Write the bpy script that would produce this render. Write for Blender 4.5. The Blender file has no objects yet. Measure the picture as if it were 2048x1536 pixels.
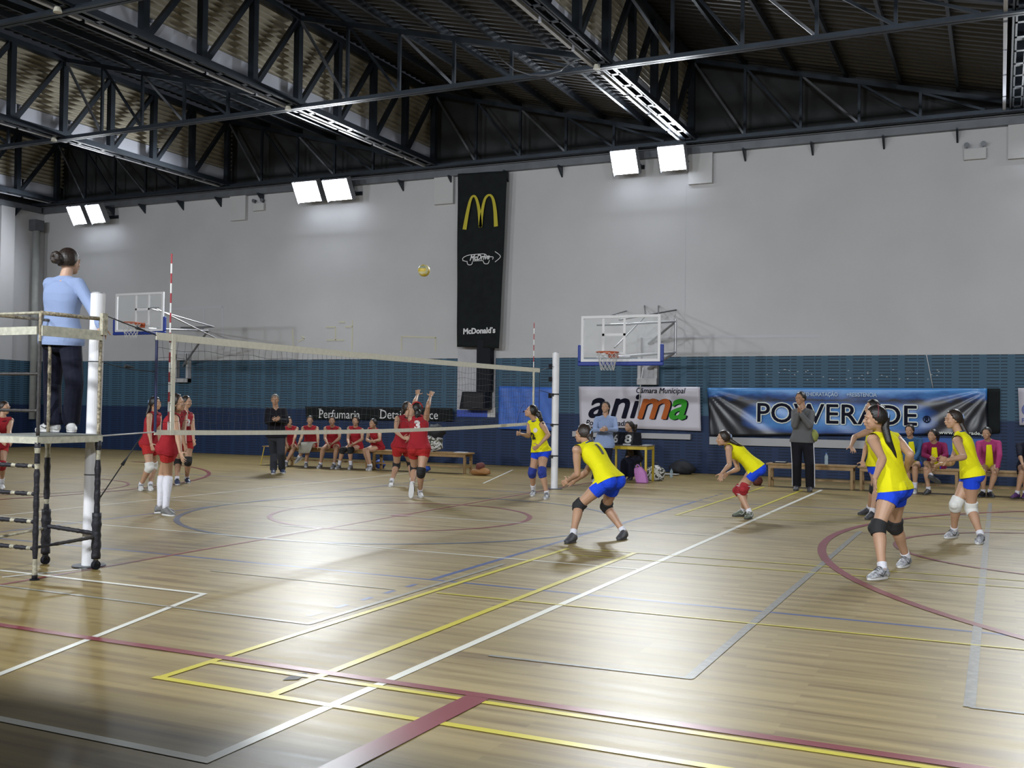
import bpy, bmesh, math, random
import numpy as np
from mathutils import Vector, Matrix
from math import pi, sin, cos, radians
random.seed(7)
S = bpy.context.scene
C = S.collection

# ------------------------------------------------------------------ camera
CP = np.array([7.57994, -12.57368, 1.56561]); YAW, PITCH, ROLL, FPX = 0.43857, 0.0202, 0.01358, 2080.73
def cam_axes():
    cy, sy, cp, sp = cos(YAW), sin(YAW), cos(PITCH), sin(PITCH)
    f = np.array([-sy*cp, cy*cp, sp]); r = np.array([cy, sy, 0.]); u = np.cross(r, f)
    return cos(ROLL)*r + sin(ROLL)*u, -sin(ROLL)*r + cos(ROLL)*u, f
CR, CU, CF = cam_axes()
cam = bpy.data.cameras.new('camera'); co = bpy.data.objects.new('camera', cam); C.objects.link(co)
co.matrix_world = Matrix(((CR[0], CU[0], -CF[0], CP[0]), (CR[1], CU[1], -CF[1], CP[1]), (CR[2], CU[2], -CF[2], CP[2]), (0, 0, 0, 1)))
cam.sensor_width = 36; cam.lens = 36*FPX/2048; cam.clip_end = 200
S.camera = co
def ray(px):
    d = (px[0]-1024)/FPX*CR + (768-px[1])/FPX*CU + CF
    return d
def onX(px, X): d = ray(px); return Vector(CP + (X-CP[0])/d[0]*d)
def onY(px, Y): d = ray(px); return Vector(CP + (Y-CP[1])/d[1]*d)
def onZ(px, Z=0.): d = ray(px); return Vector(CP + (Z-CP[2])/d[2]*d)
def atD(px, D): return Vector(CP + ray(px)*D)          # D = depth along the view axis
def depth(p): return float((np.array(p)-CP) @ CF)

# ------------------------------------------------------------------ world, exposure
W = bpy.data.worlds.new('world'); S.world = W; W.use_nodes = True
W.node_tree.nodes['Background'].inputs[0].default_value = (.5, .56, .7, 1)
W.node_tree.nodes['Background'].inputs[1].default_value = .02
S.view_settings.view_transform = 'Standard'; S.view_settings.look = 'None'
S.view_settings.exposure = 0.75; S.view_settings.gamma = 1.0; S.view_settings.use_curve_mapping = False
LAMP_W = 138; NEAR_W = 305

# ------------------------------------------------------------------ helpers
def s2l(c):
    c = c/255.
    return c/12.92 if c <= .04045 else ((c+.055)/1.055)**2.4
def rgb(r, g, b): return (s2l(r), s2l(g), s2l(b), 1)
MATS = {}
def mat(name, col, rough=.6, metal=0., noise=0., scale=8., emis=0., spec=.5, trans=0., alpha=1., bump=0.):
    if name in MATS: return MATS[name]
    m = bpy.data.materials.new(name); m.use_nodes = True; nt = m.node_tree; b = nt.nodes['Principled BSDF']
    b.inputs['Base Color'].default_value = col; b.inputs['Roughness'].default_value = rough; b.inputs['Metallic'].default_value = metal
    b.inputs['Specular IOR Level'].default_value = spec
    if noise or bump:
        tc = nt.nodes.new('ShaderNodeTexCoord'); n = nt.nodes.new('ShaderNodeTexNoise'); n.inputs['Scale'].default_value = scale; n.inputs['Detail'].default_value = 6
        nt.links.new(tc.outputs['Object'], n.inputs['Vector'])
        if noise:
            mx = nt.nodes.new('ShaderNodeMixRGB'); mx.blend_type = 'MULTIPLY'; mx.inputs[0].default_value = 1; mx.inputs[1].default_value = col
            cr = nt.nodes.new('ShaderNodeValToRGB'); cr.color_ramp.elements[0].position = .3; cr.color_ramp.elements[1].position = .7
            v = 1-noise; cr.color_ramp.elements[0].color = (v, v, v, 1); cr.color_ramp.elements[1].color = (1, 1, 1, 1)
            nt.links.new(n.outputs[0], cr.inputs[0]); nt.links.new(cr.outputs[0], mx.inputs[2]); nt.links.new(mx.outputs[0], b.inputs['Base Color'])
        if bump:
            bp = nt.nodes.new('ShaderNodeBump'); bp.inputs['Strength'].default_value = bump; bp.inputs['Distance'].default_value = .02
            nt.links.new(n.outputs[0], bp.inputs['Height']); nt.links.new(bp.outputs[0], b.inputs['Normal'])
    if emis: b.inputs['Emission Color'].default_value = col; b.inputs['Emission Strength'].default_value = emis
    if trans: b.inputs['Transmission Weight'].default_value = trans
    if alpha < 1: b.inputs['Alpha'].default_value = alpha
    MATS[name] = m; return m

def link(name, bm, m, parent=None, smooth=False, label=None):
    me = bpy.data.meshes.new(name); bm.to_mesh(me); bm.free()
    for x in (m if isinstance(m, (list, tuple)) else [m]): me.materials.append(x)
    if smooth: me.polygons.foreach_set('use_smooth', [True]*len(me.polygons))
    o = bpy.data.objects.new(name, me); C.objects.link(o)
    if parent: o.parent = parent; o.matrix_parent_inverse = Matrix.Translation(-parent.location) if parent.type == 'EMPTY' and parent.parent is None and parent.rotation_euler[2] == 0 else parent.matrix_world.inverted()
    if label: o['label'] = label
    return o
def tag(o, label, cat, group=None):
    o['label'] = label; o['category'] = cat
    if group: o['group'] = group
    return o
def thing(name, label, cat, loc=(0, 0, 0), group=None):
    o = bpy.data.objects.new(name, None); C.objects.link(o); o.location = loc; o.empty_display_size = .1
    return tag(o, label, cat, group)
def struct(o): o['kind'] = 'structure'; return o
def NB(): return bmesh.new()
def box(bm, c, s, rot=None, mi=0):
    """box centre c, size s, optional 3x3 rotation"""
    vs = []
    for dx in (-.5, .5):
        for dy in (-.5, .5):
            for dz in (-.5, .5):
                v = Vector((dx*s[0], dy*s[1], dz*s[2]))
                if rot is not None: v = rot @ v
                vs.append(bm.verts.new(Vector(c)+v))
    for f in ((0, 1, 3, 2), (4, 6, 7, 5), (0, 4, 5, 1), (2, 3, 7, 6), (0, 2, 6, 4), (1, 5, 7, 3)):
        fc = bm.faces.new([vs[i] for i in f]); fc.material_index = mi
    return vs
def box2(bm, a, b, mi=0): a = Vector(a); b = Vector(b); return box(bm, (a+b)/2, [abs(b[i]-a[i]) for i in range(3)], mi=mi)
def frame(d, up=(0, 0, 1)):
    d = Vector(d).normalized(); up = Vector(up)
    if abs(d.dot(up)) > .98: up = Vector((0, 1, 0)) if abs(d.y) < .9 else Vector((1, 0, 0))
    x = d.cross(up).normalized(); y = x.cross(d).normalized()
    return x, y, d
def bar(bm, a, b, w, h, up=(0, 0, 1), mi=0):
    """rectangular bar a->b, w across, h along up"""
    a = Vector(a); b = Vector(b); x, y, d = frame(b-a, up)
    vs = []
    for p in (a, b):
        for sx, sy in ((-1, -1), (1, -1), (1, 1), (-1, 1)): vs.append(bm.verts.new(p + x*sx*w/2 + y*sy*h/2))
    for f in ((3, 2, 1, 0), (4, 5, 6, 7), (0, 1, 5, 4), (1, 2, 6, 5), (2, 3, 7, 6), (3, 0, 4, 7)):
        bm.faces.new([vs[i] for i in f]).material_index = mi
def rings(bm, rs, cap=True, mi=0, closed=False):
    """rs: list of lists of points, skinned"""
    R = [[bm.verts.new(p) for p in r] for r in rs]; n = len(R[0])
    for i in range(len(R)-1 + (1 if closed else 0)):
        A, B = R[i], R[(i+1) % len(R)]
        for j in range(n): bm.faces.new((A[j], A[(j+1) % n], B[(j+1) % n], B[j])).material_index = mi
    if cap and not closed:
        bm.faces.new(R[0][::-1]).material_index = mi; bm.faces.new(R[-1]).material_index = mi
    return R
def tube(bm, pts, r, n=10, cap=True, mi=0, closed=False):
    pts = [Vector(p) for p in pts]; rr = r if isinstance(r, (list, tuple)) else [r]*len(pts)
    out = []; px = None
    for i, p in enumerate(pts):
        if closed: d = pts[(i+1) % len(pts)]-pts[i-1]
        else: d = pts[min(i+1, len(pts)-1)]-pts[max(i-1, 0)]
        if d.length < 1e-9: d = Vector((0, 0, 1))
        if px is None: x, y, _ = frame(d); d.normalize(); y = d.cross(x)
        else:
            d.normalize(); x = (px - d*px.dot(d)).normalized(); y = x.cross(d)*-1; y = d.cross(x)
        px = x
        out.append([p + x*cos(2*pi*k/n)*rr[i] + y*sin(2*pi*k/n)*rr[i] for k in range(n)])
    return rings(bm, out, cap, mi, closed)
def sphere(bm, c, r, n=12, axes=None, mi=0):
    """ellipsoid: r scalar or 3 radii, axes = 3 unit vectors"""
    if not isinstance(r, (list, tuple)): r = (r, r, r)
    ax = axes or (Vector((1, 0, 0)), Vector((0, 1, 0)), Vector((0, 0, 1)))
    c = Vector(c); m = n//2
    top = bm.verts.new(c + ax[2]*r[2]); bot = bm.verts.new(c - ax[2]*r[2]); R = []
    for i in range(1, m):
        t = pi*i/m
        R.append([bm.verts.new(c + ax[0]*r[0]*sin(t)*cos(2*pi*k/n) + ax[1]*r[1]*sin(t)*sin(2*pi*k/n) + ax[2]*r[2]*cos(t)) for k in range(n)])
    for k in range(n):
        bm.faces.new((top, R[0][k], R[0][(k+1) % n])).material_index = mi
        bm.faces.new((bot, R[-1][(k+1) % n], R[-1][k])).material_index = mi
        for i in range(len(R)-1): bm.faces.new((R[i][k], R[i+1][k], R[i+1][(k+1) % n], R[i][(k+1) % n])).material_index = mi
def bev(o, w=.004, seg=2):
    m = o.modifiers.new('b', 'BEVEL'); m.width = w; m.segments = seg; m.limit_method = 'ANGLE'; return o

# ------------------------------------------------------------------ materials
def floor_mat():
    m = bpy.data.materials.new('parquet'); m.use_nodes = True; nt = m.node_tree; N = nt.nodes.new; L = nt.links.new; b = nt.nodes['Principled BSDF']
    tc = N('ShaderNodeTexCoord')
    br = N('ShaderNodeTexBrick'); br.inputs['Scale'].default_value = 1; br.inputs['Brick Width'].default_value = 1.1; br.inputs['Row Height'].default_value = .065
    br.inputs['Mortar Size'].default_value = .0012; br.inputs['Bias'].default_value = 0; br.offset = .37; br.offset_frequency = 3
    br.inputs['Color1'].default_value = (0, 0, 0, 1); br.inputs['Color2'].default_value = (1, 1, 1, 1); br.inputs['Mortar'].default_value = (.3, .3, .3, 1)
    L(tc.outputs['Object'], br.inputs['Vector'])
    mp = N('ShaderNodeMapping'); mp.inputs['Scale'].default_value = (.35, 7, 1); L(tc.outputs['Object'], mp.inputs['Vector'])
    n = N('ShaderNodeTexNoise'); n.inputs['Scale'].default_value = 1.6; n.inputs['Detail'].default_value = 5; L(mp.outputs[0], n.inputs['Vector'])
    n2 = N('ShaderNodeTexNoise'); n2.inputs['Scale'].default_value = .5; n2.inputs['Detail'].default_value = 3; L(tc.outputs['Object'], n2.inputs['Vector'])
    mx = N('ShaderNodeMath'); mx.operation = 'MULTIPLY_ADD'; mx.inputs[1].default_value = .22; L(br.outputs['Color'], mx.inputs[0]); L(n.outputs[0], mx.inputs[2])
    cr = N('ShaderNodeValToRGB'); e = cr.color_ramp.elements; e[0].position = .38; e[0].color = (.165, .108, .036, 1); e[1].position = .78; e[1].color = (.325, .245, .095, 1)
    k = e.new(.56); k.color = (.25, .182, .065, 1)
    L(mx.outputs[0], cr.inputs[0])
    m2 = N('ShaderNodeMixRGB'); m2.blend_type = 'MULTIPLY'; m2.inputs[0].default_value = .35; L(cr.outputs[0], m2.inputs[1]); L(n2.outputs[0], m2.inputs[2])
    L(m2.outputs[0], b.inputs['Base Color'])
    rr = N('ShaderNodeMapRange'); rr.inputs[3].default_value = .33; rr.inputs[4].default_value = .48; L(n.outputs[0], rr.inputs[0]); L(rr.outputs[0], b.inputs['Roughness'])
    bp = N('ShaderNodeBump'); bp.inputs['Strength'].default_value = .12; bp.inputs['Distance'].default_value = .01; L(n.outputs[0], bp.inputs['Height']); L(bp.outputs[0], b.inputs['Normal'])
    b.inputs['Specular IOR Level'].default_value = .42
    return m
def wall_mat():
    """painted block wall: white above, slotted acoustic blocks in two blues below"""
    m = bpy.data.materials.new('hall_wall'); m.use_nodes = True; nt = m.node_tree; N = nt.nodes.new; L = nt.links.new; b = nt.nodes['Principled BSDF']
    tc = N('ShaderNodeTexCoord'); sx = N('ShaderNodeSeparateXYZ'); L(tc.outputs['Object'], sx.inputs[0])
    def math_(op, a, v=None, c=None):
        q = N('ShaderNodeMath'); q.operation = op
        for i, x in enumerate((a, v, c)):
            if x is None: continue
            if isinstance(x, (int, float)): q.inputs[i].default_value = x
            else: L(x, q.inputs[i])
        return q.outputs[0]
    h = math_('ADD', sx.outputs[0], sx.outputs[1])      # along-wall coordinate works for both wall directions
    z = sx.outputs[2]
    colm = math_('LESS_THAN', math_('WRAP', h, .545, 0.), .40)
    row = math_('LESS_THAN', math_('WRAP', z, .069, 0.), .019)
    zig = math_('LESS_THAN', math_('WRAP', h, .2725, 0.), .245)
    slot = math_('MULTIPLY', math_('MULTIPLY', colm, row), zig)
    nz = N('ShaderNodeTexNoise'); nz.inputs['Scale'].default_value = .7; nz.inputs['Detail'].default_value = 8; L(tc.outputs['Object'], nz.inputs['Vector'])
    white = N('ShaderNodeValToRGB'); e = white.color_ramp.elements; e[0].position = .3; e[0].color = (.43, .43, .445, 1); e[1].position = .7; e[1].color = (.47, .47, .485, 1); L(nz.outputs[0], white.inputs[0])
    up = N('ShaderNodeMixRGB'); up.inputs[1].default_value = (.045, .100, .155, 1); up.inputs[2].default_value = (.012, .022, .038, 1); L(slot, up.inputs[0])
    lo = N('ShaderNodeMixRGB'); lo.inputs[1].default_value = (.012, .029, .082, 1); lo.inputs[2].default_value = (.005, .011, .028, 1); L(slot, lo.inputs[0])
    a = N('ShaderNodeMixRGB'); L(math_('GREATER_THAN', z, 1.37), a.inputs[0]); L(lo.outputs[0], a.inputs[1]); L(up.outputs[0], a.inputs[2])
    c = N('ShaderNodeMixRGB'); L(math_('GREATER_THAN', z, 2.78), c.inputs[0]); L(a.outputs[0], c.inputs[1]); L(white.outputs[0], c.inputs[2])
    L(c.outputs[0], b.inputs['Base Color']); b.inputs['Roughness'].default_value = .62; b.inputs['Specular IOR Level'].default_value = .3
    return m
M = {}
M['floor'] = floor_mat(); M['wall'] = wall_mat()
M['white'] = mat('white_paint', (.47, .47, .48, 1), .6, noise=.08, scale=2)
M['steel'] = mat('dark_steel', (.035, .045, .06, 1), .38, .6, noise=.3, scale=3)
M['steel2'] = mat('grey_steel', (.13, .14, .16, 1), .5, .3, noise=.3, scale=3)
M['roof'] = mat('roof_sheet', (.058, .058, .064, 1), .42, .35, noise=.25, scale=1.5)
M['clad'] = mat('beige_cladding', (.46, .42, .33, 1), .5, .05, noise=.2, scale=2)
M['panel'] = mat('translucent_panel', (.58, .6, .68, 1), .35, 0, noise=.12, scale=1)
M['gable'] = mat('dark_gable', (.03, .032, .035, 1), .8)
M['lamp'] = mat('lamp_glass', (.85, .92, 1, 1), .3, emis=25)
M['lampbody'] = mat('lamp_housing', (.25, .26, .28, 1), .45, .5)
M['wood'] = mat('varnished_pine', (.28, .17, .065, 1), .4, noise=.25, scale=14)
M['polewhite'] = mat('white_post', (.72, .72, .75, 1), .4, noise=.1, scale=6)
M['tape'] = mat('net_tape', (.64, .62, .52, 1), .7, noise=.12, scale=20)
M['net'] = mat('net_cord', (.02, .022, .025, 1), .8)
M['netwhite'] = mat('white_net_cord', (.5, .5, .5, 1), .8)
M['red'] = mat('antenna_red', (.32, .02, .03, 1), .5)
M['redw'] = mat('antenna_white', (.7, .7, .7, 1), .5)
M['navy'] = mat('navy_rod', (.015, .02, .07, 1), .5)
M['black'] = mat('black_foam', (.012, .012, .02, 1), .55, noise=.4, scale=25, bump=.4)
M['cream'] = mat('worn_cream_paint', (.5, .47, .36, 1), .55, noise=.6, scale=30)
M['rust'] = mat('chipped_rail_paint', (.42, .36, .25, 1), .6, noise=.85, scale=45)
M['darkpole'] = mat('chipped_dark_paint', (.05, .045, .045, 1), .5, noise=.6, scale=40)
M['bblue'] = mat('board_padding', (.01, .035, .26, 1), .5)
M['orange'] = mat('rim_orange', (.42, .08, .02, 1), .45)
M['glass'] = mat('board_glass', (.85, .88, .9, 1), .08, alpha=.12, spec=.4)
M['boardwhite'] = mat('board_line', (.66, .66, .68, 1), .5)
M['chrome'] = mat('galvanised_steel', (.38, .38, .4, 1), .4, .6)
M['yellowmetal'] = mat('yellow_metal', (.5, .36, .02, 1), .4)
M['darkbox'] = mat('black_plastic', (.008, .009, .014, 1), .6, spec=.15)

# ------------------------------------------------------------------ flood lights (the light of the hall)
YW, XW, XE, YN, ZT = 11.75, -20.9, 17.5, -15.0, 7.62
def floodlight(x, y, z, label, near=False, power=900, w=.62):
    t = thing('floodlight', label, 'floodlight', (x, y, z), 'floodlights along the wall tops')
    sgn = -1 if not near else 1              # direction the lamp points in y
    tilt = radians(30) if not near else radians(24)
    d = Vector((0, sgn*cos(tilt), -sin(tilt))); X = Vector((1, 0, 0)); U = X.cross(d)*(1 if sgn < 0 else 1)
    U = Vector((0, sgn*sin(tilt), cos(tilt)))
    P = Vector((x, y, z)); R = Matrix((X, d, U)).transposed()
    bm = NB(); box(bm, P - d*.10, (w, .14, .6), R)
    for s in (-1, 1): box(bm, P - d*.04 + X*s*(w/2+.012), (.024, .2, .64), R)
    bev(link('housing', bm, M['lampbody'], t), .01)
    bm = NB(); box(bm, P + d*.0, (w-.04, .02, .56), R); link('lens', bm, M['lamp'], t)
    bm = NB(); G = (YW-abs(y)-.03) if not near else .7
    bar(bm, P - d*.15 + X*.24, P + Vector((.24, -sgn*G, .0)), .04, .02); bar(bm, P - d*.15 - X*.24, P + Vector((-.24, -sgn*G, .0)), .04, .02)
    box(bm, P + Vector((0, -sgn*G, .0)), (w-.04, .04, .1)); link('bracket', bm, M['steel'], t)
    ld = bpy.data.lights.new('flood', 'AREA'); ld.shape = 'RECTANGLE'; ld.size = w-.06; ld.size_y = .5; ld.energy = power; ld.color = (.93, .97, 1.0); ld.spread = radians(150 if not near else 130)
    lo = bpy.data.objects.new('lamp_light', ld); C.objects.link(lo); lo.parent = t; lo.matrix_parent_inverse = Matrix.Translation(-t.location)
    q = P + d*.035; z_ = -d; x_ = X; y_ = z_.cross(x_)
    lo.matrix_basis = Matrix(((x_.x, y_.x, z_.x, q.x), (x_.y, y_.y, z_.y, q.y), (x_.z, y_.z, z_.z, q.z), (0, 0, 0, 1)))
    return t
def lamp_at(px, y): return onY(px, y)
LY = 11.1
for px, w, lab in (((156, 431), .58, 'blazing floodlight at the far left end of the wall top, left of its pair'), ((193, 428), .58, 'blazing floodlight at the far left end of the wall top, right of its pair'),
               ((616, 384), .8, 'blazing floodlight between the far left pair and the hanging black banner, left of its pair'), ((676, 380), .8, 'blazing floodlight just left of the hanging black banner, right of its pair'),
               ((1250, 325), .62, 'round-looking glaring floodlight above the glass backboard, left of its pair'), ((1345, 317), .62, 'round-looking glaring floodlight right of another above the glass backboard')):
    p = onY(px, LY); floodlight(p.x, LY, p.z, lab, power=LAMP_W*(1.15 if w > .7 else (.24 if px[0] < 300 else 1)), w=w)
for x in (8.6, 9.7): floodlight(x, LY, 7.5, 'floodlight on the far wall top beyond the right edge of the photo', power=LAMP_W)
for x in (-15, -6.5, 1, 8, 15): floodlight(x, -14.2, 7.0, 'floodlight on the near wall top behind the camera', True, power=NEAR_W)
# ------------------------------------------------------------------ room shell
bm = NB(); box2(bm, (XW-.3, YN-.3, -.25), (XE+.3, YW+.3, 0)); floor = struct(link('floor', bm, M['floor']))
def shell(name, a, b, m):
    bm = NB(); box2(bm, a, b); return struct(link(name, bm, m))
wall_far = shell('wall_far', (XW-.3, YW, 0), (XE+.3, YW+.3, ZT), M['wall'])
wall_left = shell('wall_left', (XW-.3, YN, 0), (XW, YW, ZT), M['wall'])
wall_right = shell('wall_right', (XE, YN, 0), (XE+.3, YW, ZT), M['wall'])
wall_near = shell('wall_near', (XW-.3, YN-.3, 0), (XE+.3, YN, ZT), M['wall'])
# steel beam along the wall top, with little brackets
bm = NB(); box2(bm, (XW, YW-.16, ZT), (XE, YW+.02, ZT+.17)); box2(bm, (XW, YW-.24, ZT+.17), (XE, YW+.02, ZT+.2)); trim = struct(link('trim_1', bm, M['steel2']))
bm = NB(); box2(bm, (XW-.02, YN, ZT), (XW+.16, YW-.25, ZT+.17)); struct(link('trim_2', bm, M['steel2']))
def bracket(x, y=YW):
    bm = NB(); r = []
    for dx in (-.02, .02): r.append([Vector((x+dx, y-.002, ZT)), Vector((x+dx, y-.30, ZT)), Vector((x+dx, y-.30, ZT-.03)), Vector((x+dx, y-.002, ZT-.26))])
    rings(bm, r); return link('bracket', bm, M['steel'], trim)
for x in (-18.9, -17.8, -16.5, -14.96, -13.5, -11.93, -10.4, -8.8, -7.18, -5.64, -4.02, -2.5, -.9, .45, 2.15, 3.69, 5.23, 6.73, 8.3): bracket(x)
for y in (10.6, 9.4, 8.2):
    bm = NB(); rings(bm, [[Vector((XW+.002, y+d, ZT)), Vector((XW+.30, y+d, ZT)), Vector((XW+.30, y+d, ZT-.03)), Vector((XW+.002, y+d, ZT-.26))] for d in (-.02, .02)]); link('bracket', bm, M['steel'], trim)

# unseen low gallery slab, added so its edge shades the floor in front of the camera
bm = NB(); box2(bm, (XW, YN, 3.2), (XE, -11.27, 3.4)); struct(link('trim_3', bm, M['white']))
# ------------------------------------------------------------------ saw-tooth roof
TX = [-19.85, -12.92, -6.0, .97, 7.88, 14.8]; PITCHX = 6.93; ZB, ZTOP = 7.86, 9.75
ceil = None
def add_ceiling(name, bm, m, label=None):
    global ceil
    if ceil is None: o = struct(link('ceiling', bm, m)); ceil = o; return o
    return link(name, bm, m, ceil, label=label)
def zroof(x, x0): return ZTOP+.22 - (x-x0)/PITCHX*(ZTOP-8.05)
for i, x0 in enumerate([TX[0]-PITCHX] + TX):
    x1 = x0 + PITCHX
    # trapezoidal roof sheet falling from the ridge truss to the next one, ribs running down the slope
    bm = NB(); n = 108
    ys = []; y = YN-.2; step = (YW+.2-y)/n
    prof = []
    for k in range(n):
        for a, h in ((0, 0), (.3, 0), (.42, .045), (.88, .045)): prof.append((y+(k+a)*step, h))
    prof.append((YW+.2, 0))
    lo = [bm.verts.new((x0-.22, py, zroof(x0-.22, x0)+h)) for py, h in prof]; hi = [bm.verts.new((x1-.25, py, zroof(x1-.25, x0)+h)) for py, h in prof]
    for k in range(len(prof)-1): bm.faces.new((lo[k], lo[k+1], hi[k+1], hi[k]))
    add_ceiling('roof_sheet', bm, M['roof'])
    if i == 0: continue
    # upright face of the tooth: corrugated cladding (ridges along the truss) above a strip of translucent panels
    bm = NB(); xf = x0-.24; nz = 12; prev = None
    for k in range(nz*6+1):
        zz = 8.42 + (ZTOP+.18-8.42)*k/(nz*6); xx = xf + .045*sin(2*pi*k/6)
        cur = (bm.verts.new((xx, YN, zz)), bm.verts.new((xx, YW, zz)))
        if prev: bm.faces.new((prev[0], prev[1], cur[1], cur[0]))
        prev = cur
    add_ceiling('corrugated_cladding', bm, M['clad'])
    y = YW-.1
    while y > YN:
        y2 = max(y-1.42, YN); bm = NB(); box2(bm, (xf-.03, y2+.03, 7.84), (xf+.03, y-.03, 8.4)); add_ceiling('translucent_panel', bm, M['panel']); y -= 1.47
for x0, x1 in zip([XW-.3]+TX[1:], TX[1:]+[XE+.3]):      # dark gable infill above the far wall
    bm = NB(); box2(bm, (x0, YW+.02, ZT), (x1, YW+.1, ZTOP+.5)); add_ceiling('gable_infill', bm, M['gable'])
bm = NB(); box2(bm, (XW-.3, YN-.12, ZT), (XE+.3, YN-.04, ZTOP+.5)); add_ceiling('gable_infill', bm, M['gable'])
bm = NB(); box2(bm, (XE+.2, YN, ZT), (XE+.3, YW, ZTOP+.5)); add_ceiling('gable_infill', bm, M['gable'])
bm = NB(); box2(bm, (XW-.3, YN, ZT), (XW-.2, YW, ZTOP+.5)); add_ceiling('gable_infill', bm, M['gable'])
for x0 in TX[:-1]:
    for k in range(1, 6):
        x = x0 + k*PITCHX/6; z = zroof(x, x0) - .09
        bm = NB(); box2(bm, (x-.03, YN, z-.07), (x+.03, YW, z+.07)); add_ceiling('purlin', bm, M['steel'])

PO = 1.47
nodes = [5.42 + PO*k for k in range(-14, 5) if YN+.3 < 5.42+PO*k < YW]
def main_truss(x, label):
    t = thing('roof_truss', label, 'truss', (x, 0, ZB), 'saw-tooth roof trusses')
    bm = NB()
    for dx in (-.1, .1):
        box2(bm, (x+dx-.04, YN, ZB-.02), (x+dx+.04, YW-.02, ZB+.02)); box2(bm, (x+dx-.008, YN, ZB-.02), (x+dx+.008, YW-.02, ZB+.12))
    y = YN+.3
    while y < YW-.1: box2(bm, (x-.1, y, ZB-.02), (x+.1, y+.09, ZB-.004)); y += .735
    link('bottom_chord', bm, M['steel'], t)
    bm = NB(); box2(bm, (x-.08, YN, ZTOP-.06), (x+.08, YW-.02, ZTOP+.06)); link('top_chord', bm, M['steel'], t)
    vis = nodes
    for k, y in enumerate(vis):
        bm = NB(); bar(bm, (x, y, ZB+.02), (x, y, ZTOP), .14, .14); link('web_post', bm, M['steel'], t)
        if k: bm = NB(); bar(bm, (x, vis[k-1]+.06, ZB+.05), (x, y-.05, ZTOP-.05), .1, .1); link('diagonal_brace', bm, M['steel'], t)
    return t
for x, lab in zip(TX, ('dark steel roof truss at the far left, above the corner of the hall', 'dark steel roof truss reaching the far wall left of the wide floodlight pair', 'dark steel roof truss reaching the far wall just left of the hanging black banner',
                       'dark steel roof truss ending at the far wall right of the round-looking floodlights', 'dark steel roof truss seen end-on at the right edge of the photo', 'dark steel roof truss beyond the right edge of the photo')): main_truss(x, lab)
def cross_truss(y, label, full=True):
    t = thing('cross_truss', label, 'truss', (0, y, ZB), 'saw-tooth roof trusses')
    bm = NB()
    for dy in (-.05, .05): box2(bm, (XW, y+dy-.035, ZB-.06), (XE, y+dy+.035, ZB-.045)); box2(bm, (XW, y+dy-.006, ZB-.06), (XE, y+dy+.006, ZB+.03))
    link('bottom_chord', bm, M['steel'], t)
    for x0 in TX[:-1]:
        bm = NB(); bar(bm, (x0+.05, y, ZTOP), (x0+PITCHX-.1, y, ZB+.14), .09, .1); link('rafter', bm, M['steel'], t)
        xs = [x0 + 1.26*k for k in range(0, 6)]
        for k in range(1, 5):
            zt = ZTOP - (xs[k]-x0)/PITCHX*(ZTOP-ZB-.1)
            bm = NB(); bar(bm, (xs[k], y, ZB), (xs[k], y, zt), .06, .06, (0, 1, 0)); link('web_post', bm, M['steel'], t)
            zp = ZTOP - (xs[k-1]-x0)/PITCHX*(ZTOP-ZB-.1)
            bm = NB(); bar(bm, (xs[k-1]+.05, y, zp-.05), (xs[k]-.03, y, ZB+.04), .05, .05, (0, 1, 0)); link('diagonal_brace', bm, M['steel2'] if k % 2 else M['steel'], t)
        bm = NB(); bar(bm, (xs[4]+.04, y, zt-.05), (xs[5], y, ZB+.04), .05, .05, (0, 1, 0)); link('diagonal_brace', bm, M['steel'], t)
    return t
for y, lab in ((11.3, 'dark cross truss in the shade right against the far wall top'), (5.42, 'dark cross truss spanning the hall in front of the floodlights'), (-.55, 'dark cross truss over the net, seen at the top of the photo'), (-6.5, 'dark cross truss above the near side of the hall')):
    cross_truss(y, lab)
# round junction lamps / boxes under the crossings
for x, y, lab in ((-6.0, -.55, 'small pale round fitting under the truss crossing at the upper left'), (-12.92, 5.42, 'small round fitting under the second truss crossing, farthest left'), (-6.0, 5.42, 'small round fitting under the truss crossing above the wide floodlights'), (.97, 5.42, 'small round fitting under the truss crossing at top centre')):
    bm = NB(); tube(bm, [(x-.12, y-.16, ZB-.02), (x-.12, y-.16, ZB-.10)], [.05, .07], 14); o = link('detector', bm, mat('dim_white', (.5, .48, .4, 1), .5), smooth=False); tag(o, lab, 'detector', 'fittings under the roof trusses')
# hanging cable near the top centre truss
bm = NB(); pts = [onY(p, 5.2) for p in ((985, 95), (1005, 120), (1030, 140), (1060, 150), (1090, 150), (1120, 142), (1150, 120), (1180, 116), (1200, 130))]; tube(bm, pts, .012, 6)
tag(link('cable', bm, M['steel2'], smooth=True), 'loose grey cable looping from the rafter to the truss crossing at top centre', 'cable')

# white capitals where trusses meet the wall
def wbox(name, x0, x1, z0, z1, d, m, par=None, y=None):
    y = y or YW; bm = NB(); box2(bm, (x0, y-d, z0), (x1, y-.002, z1)); return link(name, bm, m, par)
for x in TX[1:5]:
    o = wbox('capital', x-.16, x+.42, 6.9, ZT-.001, .12, M['white'], wall_far)
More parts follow.
